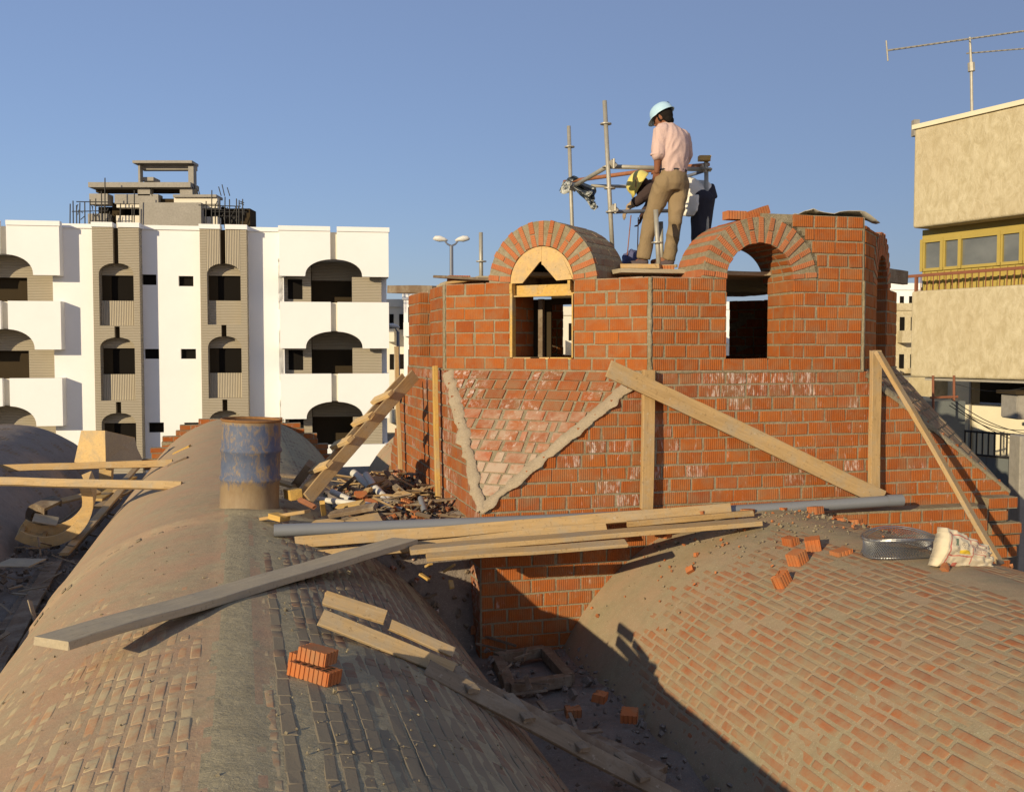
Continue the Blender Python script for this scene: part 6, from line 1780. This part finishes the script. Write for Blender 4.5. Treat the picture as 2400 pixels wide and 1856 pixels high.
sculpt('hair', bm, M['hair'], man, .008, 1, .003, (60, 60, 60))
hel, hf2, hu2 = helmet(hc + hup * .050 - fwd * .004, fwd, hrt, hup, M['hat_blue'], man, .93, .045, .10)
bm = bmesh.new()
for i in range(5):
    for j in range(4):
        pass
bmesh.ops.create_uvsphere(bm, u_segments=12, v_segments=8, radius=1, matrix=Matrix.Translation(hc + hup * .118 - fwd * .088 + hrt * .02) @ hM.to_4x4() @ Matrix.Rotation(-.75, 4, 'Y') @ Matrix.Diagonal((.012, .040, .026, 1)))
ob('helmet_patch', bm, M['hair'], hel, None, True)
bm = bmesh.new()                               # shirt
rings(bm, [(pm(618, 695, .04), rt_ * .160, fw_ * .122), (pm(622, 650, .03), rt_ * .158, fw_ * .120), (pm(628, 560, .02), rt_ * .172, fw_ * .130), (pm(628, 440, .02), rt_ * .180, fw_ * .132), (pm(618, 350, .03), rt_ * .185, fw_ * .122), (pm(600, 300, .03), rt_ * .160, fw_ * .105), (pm(572, 255, .03), rt_ * .095, fw_ * .080), (pm(556, 235, .03), rt_ * .068, fw_ * .066)])
ell(bm, pm(520, 300, -.05), (.075, .075, .07)); ell(bm, pm(700, 355, .10), (.066, .066, .07))
bm_tube(bm, [shL, pm(496, 400, -.07), elL, pm(474, 530, -.09)], [.074, .070, .066, .064], 16)
ell(bm, elL, (.066, .066, .07))
bm_tube(bm, [shR, pm(732, 430, .16), elR, elR.lerp(wrR, .6), wrR], [.064, .062, .060, .052, .042], 16)
ell(bm, elR, (.060, .060, .06))
sculpt('shirt', bm, M['shirt_pink'], man, .0095, 5, .010, (11, 11, 7), 2.0)
bm = bmesh.new(); bm_tube(bm, [pm(474, 512, -.09), pm(473, 532, -.09)], .071, 16); sculpt('rolled_cuff', bm, M['shirt_pink'], man, .008, 2, .003)
bm = bmesh.new()                               # trousers
rings(bm, [(pm(618, 668, .04), rt_ * .145, fw_ * .115), (pm(615, 720, .04), rt_ * .162, fw_ * .128), (pm(606, 800, .04), rt_ * .166, fw_ * .135), (pm(600, 860, .05), rt_ * .155, fw_ * .125)])
bm_tube(bm, [hipL, hipL.lerp(knL, .5), knL, knL.lerp(anL, .5), anL, pm(345, 1480, .12)], [.108, .092, .074, .067, .070, .068], 16)
bm_tube(bm, [hipR, hipR.lerp(knR, .5), knR, knR.lerp(anR, .5), anR, anR + V((-.01, .01, -.05))], [.104, .088, .070, .062, .064, .062], 16)
ell(bm, knL, (.078, .078, .08)); ell(bm, knR, (.074, .074, .08)); ell(bm, hipL, (.108, .115, .12)); ell(bm, hipR, (.105, .112, .12))
sculpt('trousers', bm, M['khaki'], man, .0095, 4, .011, (9, 9, 5), 5.0)
bm = bmesh.new(); bpts = [pm(618, 672, .04) + (rt_ * math.cos(a) * .150 + fw_ * math.sin(a) * .120) for a in [2 * math.pi * i / 24 for i in range(25)]]
bm_tube(bm, bpts, .014, 6); ob('belt', bm, M['navy'], man)
for an_, tip in ((anL, ftL), (anR, ftR)):
    d_ = (tip - an_); d_.z = 0; d_.normalize(); s_ = V((-d_.y, d_.x, 0)); zf = pm(350, 1552).z
    bm = bmesh.new(); c_ = V((an_.x, an_.y, zf))
    ell(bm, c_ + d_ * .02 + UP * .055, (.07, .045, .05), Matrix((d_, s_, UP)).transposed()); ell(bm, c_ + d_ * .10 + UP * .04, (.10, .048, .038), Matrix((d_, s_, UP)).transposed())
    shoe = sculpt('shoe', bm, M['shoe'], man, .008, 2)
    bm = bmesh.new(); n = 20
    ol = [(math.cos(2 * math.pi * i / n) * .145 + .06, math.sin(2 * math.pi * i / n) * .05) for i in range(n)]
    bm_prism(bm, ol, 0, .028, lambda x, y, z: c_ + d_ * x + s_ * y + UP * z); ob('sole', fixn(bm), M['sole'], shoe)

# --- bending man ------------------------------------------------------------
PY = 11.15
b2 = thing('person', 'man in yellow helmet and white shirt bending over behind the standing man', 'person', pm(900, 1600))
f2 = V((-.94, -.15, 0)); r2 = V((-.15, .94, 0))
hc2 = pm(338, 812, -.02)
bm = bmesh.new()
fwd, hrt, hup, hM = head(bm, hc2, V((-.60, -.10, -.80)), V((-.75, 0, .6)))
shA, shB = pm(430, 835, -.12), pm(470, 820, .2)
limb(bm, [pm(480, 800, .03), pm(410, 795, .02), hc2], [.06, .055, .055])
hipA, hipB = pm(890, 940, -.09), pm(905, 930, .10)
rings(bm, [(pm(900, 900, 0), r2 * .14, V((.3, 0, 1)).normalized() * .12), (pm(780, 850, 0), r2 * .14, V((.25, 0, 1)).normalized() * .11), (pm(620, 810, .02), r2 * .16, V((.05, 0, 1)).normalized() * .115), (pm(480, 810, .03), r2 * .15, UP * .09)])
elA, wrA = pm(318, 930, -.18), pm(236, 985, -.16)
elB, wrB = pm(400, 1000, .2), pm(330, 1090, .15)
limb(bm, [shA, elA, wrA], [.052, .042, .030]); limb(bm, [shB, elB, wrB], [.052, .042, .03])
knA, anA = pm(858, 1280, -.08), pm(905, 1600, -.02); knB, anB = pm(880, 1270, .12), pm(930, 1600, .14)
limb(bm, [hipA, knA, anA, anA + V((-.16, 0, -.05))], [.085, .056, .042, .03]); limb(bm, [hipB, knB, anB, anB + V((-.16, 0, -.05))], [.085, .056, .042, .03])
hand(bm, wrB, V((-.3, 0, -1)), V((-1, 0, 0)), .18, .6)
sculpt('body', bm, M['skin_dark'], b2, .0075, 3)
eyes(hc2, fwd, hrt, hup, b2)
bm = bmesh.new(); hand(bm, wrA + (wrA - elA).normalized() * .01, (pm(165, 1070, -.16) - wrA), V((.3, .2, -1)), .205, .45)
limb(bm, [wrA.lerp(elA, .16), wrA, wrA + (wrA - elA).normalized() * .03], [.042, .036, .034]); sculpt('glove', bm, M['glove'], b2, .006, 2)
helmet(hc2 + hup * .045, fwd, hrt, hup, M['hat_yellow'], b2, 1.1, .02, 0)
bm = bmesh.new()
rings(bm, [(pm(893, 930, 0), r2 * .175, V((.55, 0, 1)).normalized() * .178), (pm(850, 895, 0), r2 * .17, V((.45, 0, 1)).normalized() * .17), (pm(800, 880, 0), r2 * .165, V((.3, 0, 1)).normalized() * .155), (pm(700, 835, .01), r2 * .175, V((.15, 0, 1)).normalized() * .14), (pm(580, 800, .02), r2 * .18, UP * .13), (pm(480, 795, .03), r2 * .175, UP * .105), (pm(430, 795, .03), r2 * .10, UP * .07)])
bm_tube(bm, [pm(760, 930, -.12), pm(775, 1060, -.16), pm(770, 1085, -.16)], [(.05, .13), (.03, .10), (.012, .05)], 14)   # hanging shirt tail
sculpt('shirt', bm, M['shirt_white'], b2, .0105, 4, .010, (10, 10, 8), 1.0)
bm = bmesh.new(); bm_tube(bm, [shA, shA.lerp(elA, .5), elA, elA.lerp(wrA, .75)], [.072, .064, .056, .047], 14); ell(bm, shA, (.075,) * 3); ell(bm, elA, (.057,) * 3)
M['sleeve'] = cloth_mat('dark_brown_sleeve', (.06, .04, .035), .2)
sculpt('sleeve', bm, M['sleeve'], b2, .0095, 3, .007, (10, 10, 10))
bm = bmesh.new(); bm_tube(bm, [shB, elB, elB.lerp(wrB, .8)], [.068, .056, .046], 14); sculpt('sleeve', bm, M['sleeve'], b2, .011, 3, .005)
bm = bmesh.new()
rings(bm, [(pm(862, 900, 0), r2 * .15, V((.45, 0, 1)).normalized() * .14), (pm(905, 900, 0), r2 * .165, V((.7, 0, 1)).normalized() * .155), (pm(925, 960, 0), r2 * .165, V((1, 0, .5)).normalized() * .12)])
bm_tube(bm, [hipA, hipA.lerp(knA, .5), knA, anA], [.118, .105, .085, .075], 16); bm_tube(bm, [hipB, hipB.lerp(knB, .5), knB, anB], [.118, .105, .085, .075], 16)
ell(bm, hipA, (.12, .12, .12)); ell(bm, hipB, (.12,) * 3); ell(bm, knA, (.085,) * 3); ell(bm, knB, (.085,) * 3)
sculpt('trousers', bm, M['navy'], b2, .0105, 4, .009, (9, 9, 5), 3.0)
for an_ in (anA, anB):
    bm = bmesh.new(); ell(bm, an_ + V((-.07, 0, -.06)), (.135, .05, .045)); sculpt('shoe', bm, M['shoe'], b2, .009, 2)
